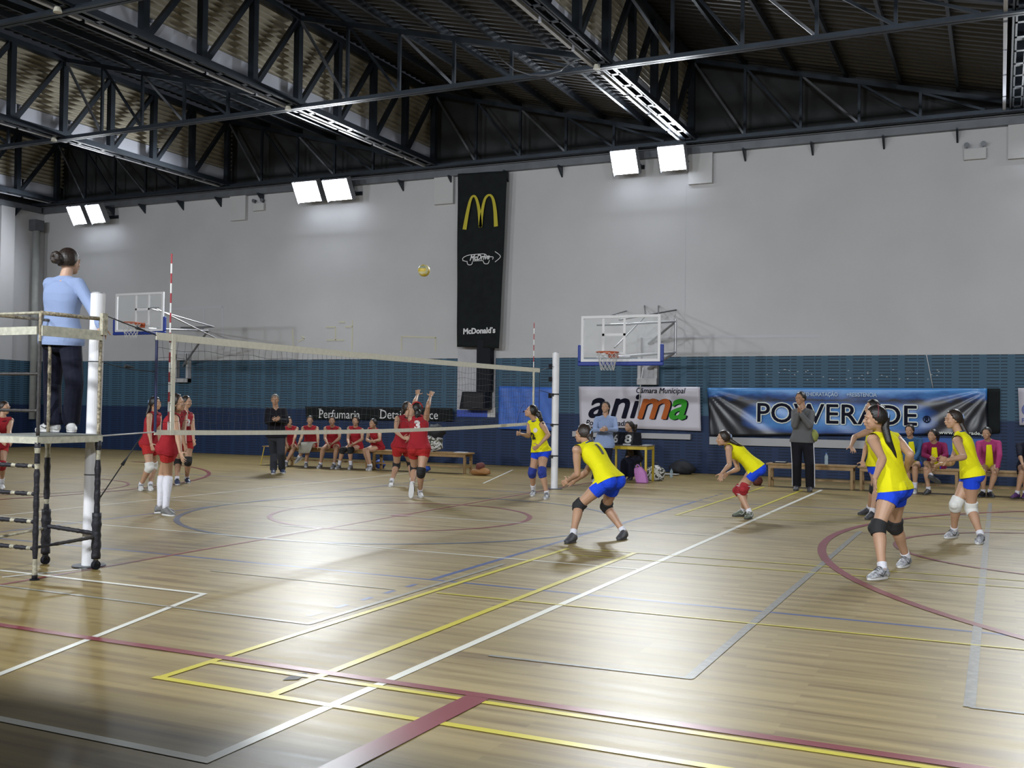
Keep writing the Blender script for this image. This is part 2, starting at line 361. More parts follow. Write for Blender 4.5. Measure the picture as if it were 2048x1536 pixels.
# pilaster strips / joints and marks painted on the wall
wbox('wall_joint', .72, .735, 2.8, 6.9, .004, mat('joint_grey', (.42, .42, .45, 1), .7), wall_far)
ytape = mat('old_yellow_tape', (.5, .48, .36, 1), .7)
def wseg(a, b, w=.035, m=ytape, nm='tape_mark'):
    A = onY(a, YW-.003); B = onY(b, YW-.003); bm = NB(); bar(bm, A, B, .006, w, (0, 0, 1) if abs(A.z-B.z) < abs(A.x-B.x) else (1, 0, 0)); return link(nm, bm, m, wall_far)
for a, b in (((803, 673), (873, 675)), ((803, 673), (803, 702)), ((871, 675), (871, 702)), ((585, 658), (587, 698)), ((652, 654), (671, 654)), ((671, 654), (671, 680)), ((653, 680), (688, 680)), ((705, 641), (704, 700)), ((678, 644), (690, 644)), ((690, 654), (705, 653)), ((597, 683), (609, 677)), ((603, 672), (609, 677))): wseg(a, b)
pl = mat('panel_outline', (.47, .47, .52, 1), .7)
for a, b in (((270, 622), (445, 613)), ((445, 613), (445, 690)), ((407, 618), (408, 670)), ((1330, 674), (1640, 672))): wseg(a, b, .05, pl, 'panel_outline')
# grey ledges below the banners
led = mat('ledge_grey', (.36, .36, .38, 1), .6)
for x0, x1, z0, z1, lab in ((-2.1, .92, .80, .93, 'grey wall ledge under the white banner'), (1.38, 5.9, .70, .88, 'long grey wall ledge under the blue and black banner')):
    tag(wbox('wall_ledge', x0, x1, z0, z1, .1, led), lab, 'ledge', 'wall ledges')
for x0, x1, z0, z1, lab in ((6.05, 7.35, .62, .98, 'blue strip on the wall behind the reserves bench'), ): tag(wbox('blue_mat', x0, x1, z0, z1, .05, mat('blue_mat', (.02, .09, .36, 1), .6)), lab, 'mat')

# ------------------------------------------------------------------ end wall details: pipes and pilasters near the corner
for y0, y1 in ((8.6, 9.2), (10.0, 10.5)):
    bm = NB(); box2(bm, (XW+.002, y0, 0), (XW+.16, y1, ZT-.01)); o = link('pilaster', bm, M['wall'], wall_left)
bm = NB(); tube(bm, [(XW+.16, 11.32, 7.0), (XW+.16, 11.32, .9)], .11, 16); t = tag(link('drain_pipe', bm, mat('grey_pipe', (.35, .36, .35, 1), .5, noise=.2, scale=3), smooth=True), 'thick grey drain pipe in the far left corner', 'pipe')
bm = NB(); box2(bm, (XW+.003, 11.15, 7.0), (XW+.3, 11.5, 7.35)); link('pipe_hopper', bm, M['steel2'], t)

# ------------------------------------------------------------------ painted court lines (thin paint strips on the floor)
PAINT = dict(white=mat('line_white', (.62, .62, .56, 1), .35), blue=mat('line_blue', (.045, .075, .21, 1), .35), navy=mat('line_navy', (.07, .09, .13, 1), .35), yellow=mat('line_yellow', (.50, .43, .03, 1), .35), red=mat('line_red', (.17, .022, .032, 1), .35),
             gray=mat('line_grey', (.24, .23, .19, 1), .35), tapeg=mat('worn_tape', (.20, .195, .175, 1), .4, noise=.45, scale=18))
LZ = [0.0006]
def line(c, a, b, w=.05):
    LZ[0] += .00006; bm = NB(); A = Vector((a[0], a[1], 0)); B = Vector((b[0], b[1], 0)); d = (B-A).normalized(); n = Vector((-d.y, d.x, 0))*w/2; z = Vector((0, 0, LZ[0]))
    bm.faces.new([bm.verts.new(p+z) for p in (A-n, B-n, B+n, A+n)]); return link('court_line', bm, PAINT[c], floor)
def arc(c, cen, r, a0=0, a1=360, w=.05, n=72):
    LZ[0] += .00006; bm = NB(); p = None
    for k in range(n+1):
        a = radians(a0+(a1-a0)*k/n); u = Vector((cos(a), sin(a), 0)); q = (bm.verts.new(Vector((cen[0], cen[1], LZ[0]))+u*(r-w/2)), bm.verts.new(Vector((cen[0], cen[1], LZ[0]))+u*(r+w/2)))
        if p: bm.faces.new((p[0], p[1], q[1], q[0]))
        p = q
    return link('court_circle', bm, PAINT[c], floor)
# volleyball court (blue)
line('blue', (-9, -4.45), (9, -4.45)); line('blue', (-9, 4.5), (9, 4.5)); line('blue', (3, -4.45), (3, 4.5), .06); line('blue', (-3, -4.45), (-3, 4.5)); line('blue', (-9, -4.45), (-9, 4.5)); line('blue', (9, -4.45), (9, 4.5))
for s in (1, -1):
    for k in range(5): line('blue', (s*3, -4.72-.35*k), (s*3, -4.87-.35*k)); line('blue', (s*3, 4.72+.35*k), (s*3, 4.87+.35*k))
arc('navy', (0, 0), 3.0, w=.075); arc('red', (0, 0), 1.8, w=.07); line('red', (0, -7.5), (0, 9.5)); arc('red', (0, 0), .075, w=.15)
# mini courts (white)
line('white', (4.46, -9), (4.46, 8.3), .06); line('white', (-4.46, -9), (-4.46, 8.3)); line('white', (-6.5, -9), (4.49, -9), .06)
line('white', (-4.46, -2.95), (4.46, -2.95), .04); line('white', (-4.46, 0), (4.46, .02), .035); line('white', (1.9, 3.02), (4.46, 3.08), .035)
line('white', (-1.8, -5.95), (1.76, -5.96), .05); line('white', (1.74, -5.94), (2.62, -9.0), .05); line('white', (-1.74, -5.94), (-2.62, -9.0), .05)
line('white', (-.65, -1.84), (-.04, -1.84), .04); line('white', (-.06, -1.84), (-.06, -2.93), .04); line('white', (-1.7, 5.93), (-3.05, 10.2), .04); line('white', (-.3, -6.2), (-.05, -5.5), .04)
# grey and worn tape lines
line('gray', (-2.6, -6.48), (3.19, -6.5), .04); line('gray', (3.17, -6.5), (3.17, -3.3), .05); line('gray', (1.0, -5.04), (2.98, -5.04), .025)
line('tapeg', (4.7, -6.72), (5.98, -6.66), .04); line('tapeg', (5.96, -6.66), (5.96, 1.5), .06); line('tapeg', (7.44, -6.53), (7.44, 7.0), .06); line('tapeg', (7.44, -6.53), (8.2, -6.5), .03)
# yellow
line('yellow', (3.29, -7.66), (11, -7.6), .05); line('yellow', (3.26, -8.07), (11, -8.05), .055); line('yellow', (3.30, -8.07), (3.30, -1.95), .055); line('yellow', (4.07, -8.05), (4.05, -1.9), .06)
line('yellow', (3.36, -5.0), (11, -4.84), .03); line('yellow', (3.34, -1.91), (11, -1.72), .03); line('yellow', (3.36, -2.38), (11, -2.14), .03)
line('yellow', (3.34, 2.11), (3.34, 8.38), .05); line('yellow', (4.14, 3.2), (4.14, 8.0), .05); line('yellow', (3.38, 2.12), (11, 3.3), .03); line('yellow', (4.4, 3.3), (11, 4.6), .03)
# red touch line and a wide red line
line('red', (-12, -7.54), (12, -7.54), .075); line('red', (5.06, -7.58), (4.98, -9.9), .14)
# basketball arcs and key at the right, and its twin at the left
arc('red', (12.94, .5), 7.23, 100, 262, .09, 120); arc('red', (8.47, .53), 1.99, 90, 270, .06)
arc('red', (-12.94, .5), 6.8, -85, 85, .08, 120); arc('red', (-8.47, .53), 1.99, -90, 90, .05)
bm = NB(); q = [onZ(p, .0032) for p in ((565, 1360), (590, 1346), (616, 1346), (596, 1359))]; bm.faces.new([bm.verts.new(v) for v in q]); link('floor_tape', bm, mat('dark_tape', (.09, .09, .09, 1), .5, noise=.3, scale=40), floor)
# ------------------------------------------------------------------ lettering helpers
def text_obj(name, s, m, org, size, parent=None, xdir=(1, 0, 0), up=(0, 0, 1), shear=0., bold=0., sx=1., ext=.001, align='LEFT', warp=None, spacing=1., label=None, subdiv=0, fat=0.):
    cu = bpy.data.curves.new(name, 'FONT'); cu.body = s; cu.size = size; cu.shear = shear; cu.offset = bold; cu.extrude = ext; cu.align_x = align; cu.space_character = spacing; cu.resolution_u = 4
    to = bpy.data.objects.new('tmp_text', cu); C.objects.link(to)
    me = bpy.data.meshes.new_from_object(to.evaluated_get(bpy.context.evaluated_depsgraph_get())); bpy.data.objects.remove(to)
    if subdiv: b_ = bmesh.new(); b_.from_mesh(me); bmesh.ops.triangulate(b_, faces=b_.faces[:]); bmesh.ops.subdivide_edges(b_, edges=[e for e in b_.edges if e.calc_length() > .02], cuts=subdiv, use_grid_fill=True); b_.to_mesh(me); b_.free()
    X = Vector(xdir).normalized(); U = Vector(up).normalized(); Nn = X.cross(U).normalized(); O = Vector(org)
    for v in me.vertices:
        p = O + X*v.co.x*sx + U*v.co.y + Nn*v.co.z
        if warp: p = warp(p)
        v.co = p
    if fat:
        b_ = bmesh.new(); dup_ = [me.copy() for _ in range(8)]
        for i_, m2 in enumerate(dup_):
            o_ = X*cos(i_*pi/4)*fat + U*sin(i_*pi/4)*fat - Nn*.0003*(i_+1)
            for v in m2.vertices: v.co = v.co + o_
            b_.from_mesh(m2); bpy.data.meshes.remove(m2)
        b_.from_mesh(me); b_.to_mesh(me); b_.free()
    me.materials.clear(); me.materials.append(m); me.name = name
    o = bpy.data.objects.new(name, me); C.objects.link(o)
    if parent: o.parent = parent; o.matrix_parent_inverse = Matrix.Translation(-parent.location) if parent.type == 'EMPTY' else Matrix()
    if label: o['label'] = label
    return o
def cloth(name, c00, c10, c11, c01, m, parent, amp=.015, nx=60, nz=24, off=0., th=.004, fn=None, sag=0.):
    """cloth panel from 4 corners (bottom-left, bottom-right, top-right, top-left) with folds"""
    c = [Vector(v) for v in (c00, c10, c11, c01)]; bm = NB(); G = []
    for j in range(nz+1):
        row = []
        for i in range(nx+1):
            u, v = i/nx, j/nz; p = (c[0]*(1-u)+c[1]*u)*(1-v) + (c[3]*(1-u)+c[2]*u)*v
            p = p + Vector((0, -(off + amp*(fn(u, v) if fn else .5+.5*sin(u*23+v*4)*cos(v*3+u*7))), -sag*sin(pi*u)*(v)))
            row.append(bm.verts.new(p))
        G.append(row)
    for j in range(nz):
        for i in range(nx): bm.faces.new((G[j][i], G[j][i+1], G[j+1][i+1], G[j+1][i]))
    o = link(name, bm, m, parent, smooth=True); so = o.modifiers.new('t', 'SOLIDIFY'); so.thickness = th; so.offset = 1
    return o
def poly_part(name, outline, m, parent, y, th=.003, holes=None):
    bm = NB(); r = [[Vector((x, y, z)) for x, z in outline], [Vector((x, y-th, z)) for x, z in outline]]
    rings(bm, r, cap=False)
    bm.verts.ensure_lookup_table(); n = len(outline)
    f = bm.faces.new([bm.verts[n+i] for i in range(n)]); bmesh.ops.triangulate(bm, faces=[f]); return link(name, bm, m, parent)
def ribbon(name, pts, w, m, parent, y, th=.003, closed=False):
    """flat ribbon in the x-z plane; w = width (scalar or list)"""
    bm = NB(); P = [Vector((x, y, z)) for x, z in pts]; ww = w if isinstance(w, (list, tuple)) else [w]*len(P); R = []
    for i, p in enumerate(P):
        a = P[i-1] if (i or closed) else P[0]; b = P[(i+1) % len(P)] if (i < len(P)-1 or closed) else P[-1]; d = (b-a).normalized(); n = Vector((-d.z, 0, d.x))*ww[i]/2
        R.append([p-n, p+n, p+n-Vector((0, th, 0)), p-n-Vector((0, th, 0))])
    rings(bm, R, closed=closed); return link(name, bm, m, parent)

# ------------------------------------------------------------------ hanging black banner
def wp(px, y=YW): return onY(px, y)
bn = thing('hanging_banner', 'tall narrow black banner with yellow arches hanging from the roof beam', 'banner', (-4.8, YW-.3, 3.1))
YB = YW-.28
def bfn(u, v): return .5+.5*sin(u*9+v*2)*(.4+.6*(1-v)) + .35*sin(v*13+u*3)*.4
mb = mat('banner_black', (.014, .017, .018, 1), .85, spec=.12, noise=.3, scale=5)
a, b_, c_, d_ = [wp(p, YB) for p in ((915, 694), (999, 697), (1015, 342), (917, 348))]
cloth('banner_cloth', a, b_, c_, d_, mb, bn, .05, 24, 60, fn=bfn)
yel = mat('banner_yellow', (.42, .36, .01, 1), .6); wht = mat('banner_white', (.62, .62, .64, 1), .6)
YF = YB-.085
def P2(px): q = wp(px, YF); return (q.x, q.z)
def smooth_pts(pts, k=6):
    out = []
    for i in range(len(pts)-1):
        p0 = pts[max(i-1, 0)]; p1 = pts[i]; p2 = pts[i+1]; p3 = pts[min(i+2, len(pts)-1)]
        for j in range(k):
            t = j/k; out.append(tuple(.5*((2*p1[a]) + (-p0[a]+p2[a])*t + (2*p0[a]-5*p1[a]+4*p2[a]-p3[a])*t*t + (-p0[a]+3*p1[a]-3*p2[a]+p3[a])*t**3) for a in (0, 1)))
    out.append(tuple(pts[-1])); return out
for pts, w0, w1 in (([(929, 459), (935, 425), (941, 400), (947, 392), (953, 398), (958, 420), (961, 454)], .115, .1), ([(961, 454), (964, 425), (970, 398), (979, 390), (986, 398), (990, 420), (992, 453)], .1, .115)):
    sp = smooth_pts([P2(p) for p in pts]); n = len(sp)
    ww = [(w0*(1-i/(n-1)) + w1*i/(n-1))*(.45+.55*abs(2*i/(n-1)-1)**.8) for i in range(n)]
    ribbon('arch_emblem', sp, ww, yel, bn, YF)
ribbon('car_outline', smooth_pts([P2(p) for p in ((926, 521), (926, 516), (935, 511), (948, 509), (969, 508), (975, 513), (986, 514), (985, 519))], 5), .018, wht, bn, YF)
for pts in (((934, 522), (936, 529), (943, 529), (945, 523)), ((966, 521), (969, 527), (976, 527), (979, 520)), ((990, 503), (1001, 513), (990, 524)), ((925, 521), (933, 523)), ((946, 522), (965, 521))): ribbon('car_outline', smooth_pts([P2(p) for p in pts], 5), .018, wht, bn, YF)
q = wp((939, 521), YF-.005); text_obj('lettering', 'McDrive', wht, q, .19, bn, shear=.35, bold=.006, sx=.86, xdir=(1, 0, .02))
q = wp((926, 668), YF-.005); text_obj('lettering', 'McDonald\u2019s', wht, q, .20, bn, bold=.008, sx=.98, xdir=(1, 0, .02))

# ------------------------------------------------------------------ white banner "anima"
an = thing('wall_banner', 'white banner with big black, orange and green lettering behind the standing referee', 'banner', (-.4, YW-.05, 1.0))
Yb = YW-.12
a, b_, c_, d_ = [wp(p, Yb) for p in ((1160, 853), (1402, 862), (1400, 774), (1158, 773))]
cloth('banner_cloth', a, b_, c_, d_, mat('banner_vinyl', (.50, .48, .55, 1), .35), an, .012, 40, 12)
Yt = Yb-.022
def tx(s, m, px, size, sx=1., shear=0., fat=0., nm='lettering', par=an, dy=0., sp=1., y=None, slope=.0):
    q = wp(px, (y or Yt)-dy); return text_obj(nm, s, m, q, size, par, shear=shear, fat=fat, sx=sx, xdir=(1, 0, slope), spacing=sp)
blk = mat('print_black', (.006, .007, .018, 1), .7, spec=.1); org = mat('print_orange', (.40, .10, .02, 1), .6, spec=.15); grn = mat('print_green', (.03, .27, .02, 1), .6, spec=.15)
tx('C\u00e2mara Municipal', blk, (1271, 786), .185, .92, .2, .002)
tx('Ponta Delgada', blk, (1171, 850), .185, 1.0, .2, .003)
for ch, m, x, y, sc in (('a', blk, 1174, 834, 1.02), ('n', blk, 1217, 835, 1.0), ('i', blk, 1257, 835, 1.0), ('m', org, 1271, 836, 1.06), ('a', grn, 1335, 837, 1.02)):
    if m is not blk: tx(ch, blk, (x+3, y+1.2), 1.0, sc, .3, .022, dy=-.004)
    tx(ch, m, (x, y), 1.0 if ch != 'i' else .86, sc, .3, .02)

# ------------------------------------------------------------------ blue / black sports drink banner
def banner_print():
    m = bpy.data.materials.new('print_blue_black'); m.use_nodes = True; nt = m.node_tree; N = nt.nodes.new; L = nt.links.new; b = nt.nodes['Principled BSDF']
    tc = N('ShaderNodeTexCoord'); sx = N('ShaderNodeSeparateXYZ'); L(tc.outputs['Generated'], sx.inputs[0])
    n = N('ShaderNodeTexNoise'); n.inputs['Scale'].default_value = 3; n.inputs['Detail'].default_value = 4; mp = N('ShaderNodeMapping'); mp.inputs['Scale'].default_value = (1, 1, 3); L(tc.outputs['Object'], mp.inputs[0]); L(mp.outputs[0], n.inputs['Vector'])
    def math_(op, a, v=None, c=None):
        q = N('ShaderNodeMath'); q.operation = op
        for i, x in enumerate((a, v, c)):
            if x is None: continue
            if isinstance(x, (int, float)): q.inputs[i].default_value = x
            else: L(x, q.inputs[i])
        return q.outputs[0]
    u, v = sx.outputs[0], sx.outputs[2]
    # printed halo: soft oval round the big word, plus a blue band along the top
    du = math_('POWER', math_('ABSOLUTE', math_('MULTIPLY', math_('SUBTRACT', u, .485), 2.75)), 6.); dv = math_('POWER', math_('ABSOLUTE', math_('MULTIPLY', math_('SUBTRACT', v, .42), 2.9)), 3.)
    e1 = math_('SUBTRACT', 1.2, math_('ADD', math_('ADD', du, dv), math_('MULTIPLY', n.outputs[0], .5)))
    e2 = math_('MULTIPLY', math_('SUBTRACT', math_('ADD', v, math_('MULTIPLY', n.outputs[0], .25)), .86), 5.)
    f = math_('MAXIMUM', e1, e2)
    cr = N('ShaderNodeValToRGB'); e = cr.color_ramp.elements; e[0].position = .05; e[0].color = (.010, .011, .018, 1); e[1].position = 1.; e[1].color = (.06, .24, .58, 1); k = e.new(.45); k.color = (.012, .07, .28, 1)
    L(f, cr.inputs[0]); L(cr.outputs[0], b.inputs['Base Color']); b.inputs['Roughness'].default_value = .3; return m
pw = thing('wall_banner', 'long blue and black banner behind the home bench, with creases fanning from its corners', 'banner', (4.4, YW-.05, .95))
a, b_, c_, d_ = [wp(p, Yb) for p in ((1420, 872), (1975, 868), (1974, 777), (1415, 776))]
def pf(u, v):
    du, dv = min(u, 1-u)+.02, 1.02-v; ang = math.atan2(dv, du*5.6); return .5+.5*sin(ang*22)*math.exp(-du*3.2) + .25*sin(u*40+v*9)*(1-v)
cloth('banner_cloth', a, b_, c_, d_, banner_print(), pw, .03, 140, 24, fn=pf)
a, b_, c_, d_ = [wp(p, Yb+.06) for p in ((1976, 868), (2000, 866), (2000, 777), (1974, 777))]
cloth('banner_flap', a, b_, c_, d_, mb, pw, .02, 8, 10)
lw = mat('print_white', (.62, .66, .62, 1), .4); Yp = Yb-.075
tx('+REHIDRATA\u00c7\u00c3O', mat('print_pale', (.36, .47, .62, 1), .4), (1601, 792), .125, .80, 0, .002, par=pw, y=Yp); tx('+RESISTENCIA', MATS['print_pale'], (1693, 793), .125, .80, 0, .002, par=pw, y=Yp)
tx('POWERADE', lw, (1511, 843), .62, 1.03, 0, .030, par=pw, y=Yp, slope=-.006, sp=1.02)
tx('POWERADE', blk, (1511, 843), .62, 1.03, 0, .006, par=pw, y=Yp, dy=.006, slope=-.006, sp=1.02)
tx('\u00ae', blk, (1846, 845), .2, 1.0, 0, .004, par=pw, y=Yp, dy=.006)
tx('www.powerade.pt', lw, (1878, 868), .10, 1.25, 0, .002, par=pw, y=Yp)
# third banner at the right edge
t3 = thing('wall_banner', 'white banner with blue lettering cut off by the right edge of the photo', 'banner', (8.8, YW-.05, 1.2))
a = wp((2039, 850), Yb); d_ = wp((2036, 776), Yb)
cloth('banner_cloth', a, (9.9, Yb, a.z-.05), (9.9, Yb, d_.z), d_, MATS['banner_vinyl'], t3, .01, 10, 8)
blt = mat('print_blue', (.05, .07, .25, 1), .4); tx('G', blt, (2042, 831), .36, 1, 0, .01, par=t3); tx('P', blt, (2043, 845), .13, 1, 0, .004, par=t3)
# blue banner by the far post, with a faint figure printed on it
tb = thing('wall_banner', 'plain blue banner with a faint pinkish drawing, beside the far net post', 'banner', (-3.4, YW-.05, 1.0))
a, b_, c_, d_ = [wp(p, Yb) for p in ((997, 857), (1112, 862), (1108, 775), (998, 772))]
cloth('banner_cloth', a, b_, c_, d_, mat('banner_blue', (.035, .13, .52, 1), .5, noise=.25, scale=6), tb, .02, 30, 14)
fig = mat('print_faint', (.075, .14, .46, 1), .6)
for pts in (((1032, 850), (1037, 828), (1043, 812), (1049, 806), (1053, 812), (1050, 822), (1040, 824)), ((1046, 822), (1052, 828))):
    ribbon('faint_drawing', smooth_pts([(wp(p, Yb-.03).x, wp(p, Yb-.03).z) for p in pts], 4), .03, fig, tb, Yb-.028)
# perfume shop banner
pb = thing('wall_banner', 'long low black banner with thin white serif lettering behind the seated red players', 'banner', (-8, YW-.05, 1.1))
a, b_, c_, d_ = [wp(p, Yb) for p in ((613, 838), (905, 842), (905, 816), (611, 813))]
cloth('banner_cloth', a, b_, c_, d_, mb, pb, .012, 60, 6)
def serif(s, px, size, sx):
    o = tx(s, wht, px, size, sx, 0, 0., par=pb)
    return o
serif('Perfumaria', (637, 836), .34, .93); serif('Detai', (759, 837), .34, .93); serif('ce', (858, 838), .33, .93)
# small serifs at the feet and heads of the capitals
for px in ((640, 835), (640, 818), (762, 836), (762, 819)):
    q = wp(px, Yt-.001); bm = NB(); box(bm, q, (.10, .003, .014)); link('serif', bm, wht, pb)

# ------------------------------------------------------------------ opening with dark duct and loudspeaker under the hanging banner
gp = mat('grey_board', (.42, .42, .45, 1), .6, noise=.15, scale=4)
t = thing('wall_board', 'pale grey board on the wall below the hanging banner, with a blue strip along its foot', 'board', (-4.85, YW-.03, 1.2))
box2_ = wbox('board_panel', -5.40, -4.30, 1.42, 3.3, .05, gp, t); wbox('blue_strip', -5.40, -4.5, 1.24, 1.42, .055, mat('strip_blue', (.02, .06, .38, 1), .5), t); wbox('white_tab', -4.5, -4.28, 1.24, 1.5, .056, M['white'], t)
bm = NB(); box2(bm, (-4.72, YW-.30, 1.9), (-4.32, YW-.056, 3.25)); tag(bev(link('duct', bm, M['darkbox']), .015), 'dark upright duct between the hanging banner and the black loudspeaker', 'duct')
t = thing('loudspeaker', 'black loudspeaker box with slanted side mounted on the wall under the dark duct', 'speaker', (-4.7, YW-.3, 1.42))
bm = NB(); rings(bm, [[(-5.10, YW-.5, 1.44), (-4.36, YW-.5, 1.44), (-4.36, YW-.06, 1.44), (-5.10, YW-.06, 1.44)], [(-5.02, YW-.5, 1.895), (-4.36, YW-.5, 1.895), (-4.36, YW-.06, 1.895), (-5.02, YW-.06, 1.895)]]); bev(link('cabinet', bm, M['darkbox'], t), .012)
bm = NB(); box2(bm, (-4.97, YW-.515, 1.48), (-4.40, YW-.501, 1.86)); link('grille', bm, mat('speaker_grille', (.02, .02, .024, 1), .9), t)

# ------------------------------------------------------------------ emergency lights on the wall
for x, z, s, lab in ((-12.05, 7.36, 1, 'twin-headed emergency light high on the wall between the two left floodlight pairs'), (7.08, 7.2, 1.1, 'white twin-headed emergency light at the upper right of the wall')):
    t = thing('emergency_light', lab, 'lamp', (x, YW-.1, z-.12), 'emergency lights on the far wall')
    bm = NB(); box2(bm, (x-.2*s, YW-.1, z-.22*s), (x+.2*s, YW-.004, z)); bev(link('battery_box', bm, M['white'], t), .01)
    for k in (-1, 1):
        bm = NB(); bar(bm, (x+k*.14*s, YW-.06, z-.02), (x+k*.15*s, YW-.06, z+.07), .02, .02); tube(bm, [(x+k*.15*s, YW-.02, z+.09), (x+k*.15*s, YW-.14, z+.07)], [.03, .055], 14); link('lamp_head', bm, M['steel2'], t, label='small dark spot head')
for px, lab in (((124, 42), None),):
    pass
for x, z, lab in ((-12.3, 7.88, 'small pale dome on the beam above the left emergency light'), (6.9, 7.88, 'small pale dome on the beam above the right emergency light')):
    bm = NB(); sphere(bm, (x, YW-.1, z), (.09, .09, .07)); tag(link('dome', bm, mat('dome_cream', (.5, .45, .32, 1), .5), smooth=True), lab, 'fitting', 'domes on the wall beam')
# white cord draped over the white banner and another on the slotted wall
bm = NB(); tube(bm, [wp((1286, 735), YW-.2), wp((1281, 770), YW-.17), wp((1279, 800), YW-.16), wp((1276, 832), YW-.16)], .012, 8); tag(link('cord', bm, M['netwhite'], smooth=True), 'white cord hanging from the backboard bracket over the white banner', 'cord')
bm = NB(); tube(bm, [wp((1852, 705), YW-.02), wp((1860, 745), YW-.02), wp((1866, 776), YW-.03)], .008, 8); tag(link('cord', bm, M['netwhite'], smooth=True), 'thin white cord on the slotted wall above the blue and black banner', 'cord')

# ------------------------------------------------------------------ basketball backboards
def backboard(cx, Yf, zb, w, h, rimx, rimz, armpts, label, braces):
    t = thing('backboard', label, 'backboard', (cx, Yf, zb), 'basketball backboards on wall arms')
    bm = NB(); box2(bm, (cx-w/2+.03, Yf-.008, zb+.03), (cx+w/2-.03, Yf+.008, zb+h-.03)); link('glass', bm, M['glass'], t)
    bm = NB(); e = .055
    for a, b in (((cx-w/2, zb), (cx+w/2, zb+e)), ((cx-w/2, zb+h-e), (cx+w/2, zb+h)), ((cx-w/2, zb+e), (cx-w/2+e, zb+h-e)), ((cx+w/2-e, zb+e), (cx+w/2, zb+h-e))): box2(bm, (a[0], Yf-.02, a[1]), (b[0], Yf+.02, b[1]))
    link('board_frame', bm, M['boardwhite'], t)
    bm = NB(); iw, ih, iz = .33*w*.9, .45, zb+.14
    for a, b in (((rimx-iw/2, iz), (rimx+iw/2, iz+.05)), ((rimx-iw/2, iz+ih-.05), (rimx+iw/2, iz+ih)), ((rimx-iw/2, iz+.05), (rimx-iw/2+.05, zb+h-.06)), ((rimx+iw/2-.05, iz+.05), (rimx+iw/2, zb+h-.06))): box2(bm, (a[0], Yf-.014, a[1]), (b[0], Yf-.009, b[1]))
    link('target_lines', bm, M['boardwhite'], t)
    bm = NB(); pth = [(cx-w/2-.035, zb+.38), (cx-w/2-.035, zb-.03), (cx-w/2, zb-.05), (cx+w/2, zb-.05), (cx+w/2+.035, zb-.03), (cx+w/2+.035, zb+.38)]
    box2(bm, (cx-w/2-.07, Yf-.035, zb-.085), (cx+w/2+.07, Yf+.035, zb-.002)); box2(bm, (cx-w/2-.07, Yf-.035, zb-.002), (cx-w/2-.002, Yf+.035, zb+.36)); box2(bm, (cx+w/2+.002, Yf-.035, zb-.002), (cx+w/2+.07, Yf+.035, zb+.36))
    bev(link('edge_padding', bm, M['bblue'], t), .02)
    rc = Vector((rimx, Yf-.38, rimz)); r = .23
    bm = NB(); tube(bm, [rc + Vector((cos(a)*r, sin(a)*r, 0)) for a in [2*pi*k/28 for k in range(28)]], .012, 8, closed=True)
    box2(bm, (rimx-.11, Yf-.16, rimz-.03), (rimx+.11, Yf-.021, rimz+.012)); box2(bm, (rimx-.11, Yf-.03, rimz-.10), (rimx+.11, Yf-.021, rimz+.02)); rim = link('rim', bm, M['orange'], t, smooth=False)
    bm = NB()
    for k in range(12):
        for s in (-1, 1):
            pts = []
            for j in range(7):
                f = j/6; rr = r*(1-.42*f**.8); a = 2*pi*(k/12 + s*f*.21); pts.append(rc + Vector((cos(a)*rr, sin(a)*rr, -.015-f*.36)))
            tube(bm, pts, .0045, 5)
    link('basket_net', bm, M['netwhite'], rim)
    for k, (A, B, rr, mm) in enumerate(braces):
        bm = NB(); tube(bm, [A, B], rr, 8); link('strut', bm, mm, t)
    return t
# right one
zb = 2.50; cx = .41; Yf = 8.0
Bx = [wp((1282, 742), YW-.06), wp((1315, 742), YW-.06)]; wz0 = wp((1300, 770), YW).z
dkr = mat('dark_rod', (.06, .06, .065, 1), .45, .4)
A1 = Vector((.15, Yf+.1, zb+.78)); A2 = Vector((.15, Yf+.1, zb+.10))
hub = Vector((.95, 10.2, 3.15))
br = [(A1 - Vector((.3, 0, 0)), A1 + Vector((.45, 0, 0)), .02, dkr), (A2 - Vector((.3, 0, 0)), A2 + Vector((.45, 0, 0)), .025, M['chrome']), (A1, hub + Vector((0, 0, .35)), .025, M['chrome']), (A2, hub - Vector((0, 0, .35)), .03, M['chrome']),
      (hub + Vector((0, 0, .4)), hub - Vector((0, 0, .4)), .03, M['chrome']), (hub - Vector((0, 0, .35)), Vector((-.15, YW-.05, 2.5)), .035, M['chrome']), (hub + Vector((0, 0, .35)), Vector((-.15, YW-.05, 3.1)), .03, M['chrome']),
      (A1 + Vector((.2, 0, .1)), Vector(wp((1352, 620), YW-.03)), .018, dkr), (Vector((hub.x-.4, hub.y, hub.z+.5)), Vector(wp((1317, 612), YW-.03)), .018, dkr), (Vector((hub.x-.7, hub.y, hub.z+.5)), Vector(wp((1289, 612), YW-.03)), .018, dkr), (A1 + Vector((-.2, 0, .15)), Vector(wp((1253, 622), YW-.03)), .014, dkr),
      (Vector((hub.x-.4, hub.y, hub.z+.5)), A1 + Vector((.1, 0, .2)), .018, dkr), (Vector((hub.x-.7, hub.y, hub.z+.5)), A2 + Vector((.1, 0, .2)), .018, dkr)]
tbb = backboard(cx, Yf, zb, 1.74, .97, .27, 2.68, None, 'large glass basketball backboard with blue edge padding above the white banner', br)
bm = NB(); xw0, xw1 = wp((1282, 740), YW).x, wp((1315, 740), YW).x
for x in (xw0, xw1): box2(bm, (x-.04, YW-.16, wz0), (x+.04, YW-.004, wz0+1.15))
box2(bm, (xw0-.04, YW-.2, wz0), (xw1+.04, YW-.004, wz0+.16)); box2(bm, (xw0, YW-.03, wz0+.16), (xw1, YW-.004, wz0+1.15)); bev(link('wall_bracket', bm, mat('grey_bracket', (.42, .42, .44, 1), .5, noise=.2, scale=9), tbb), .006)
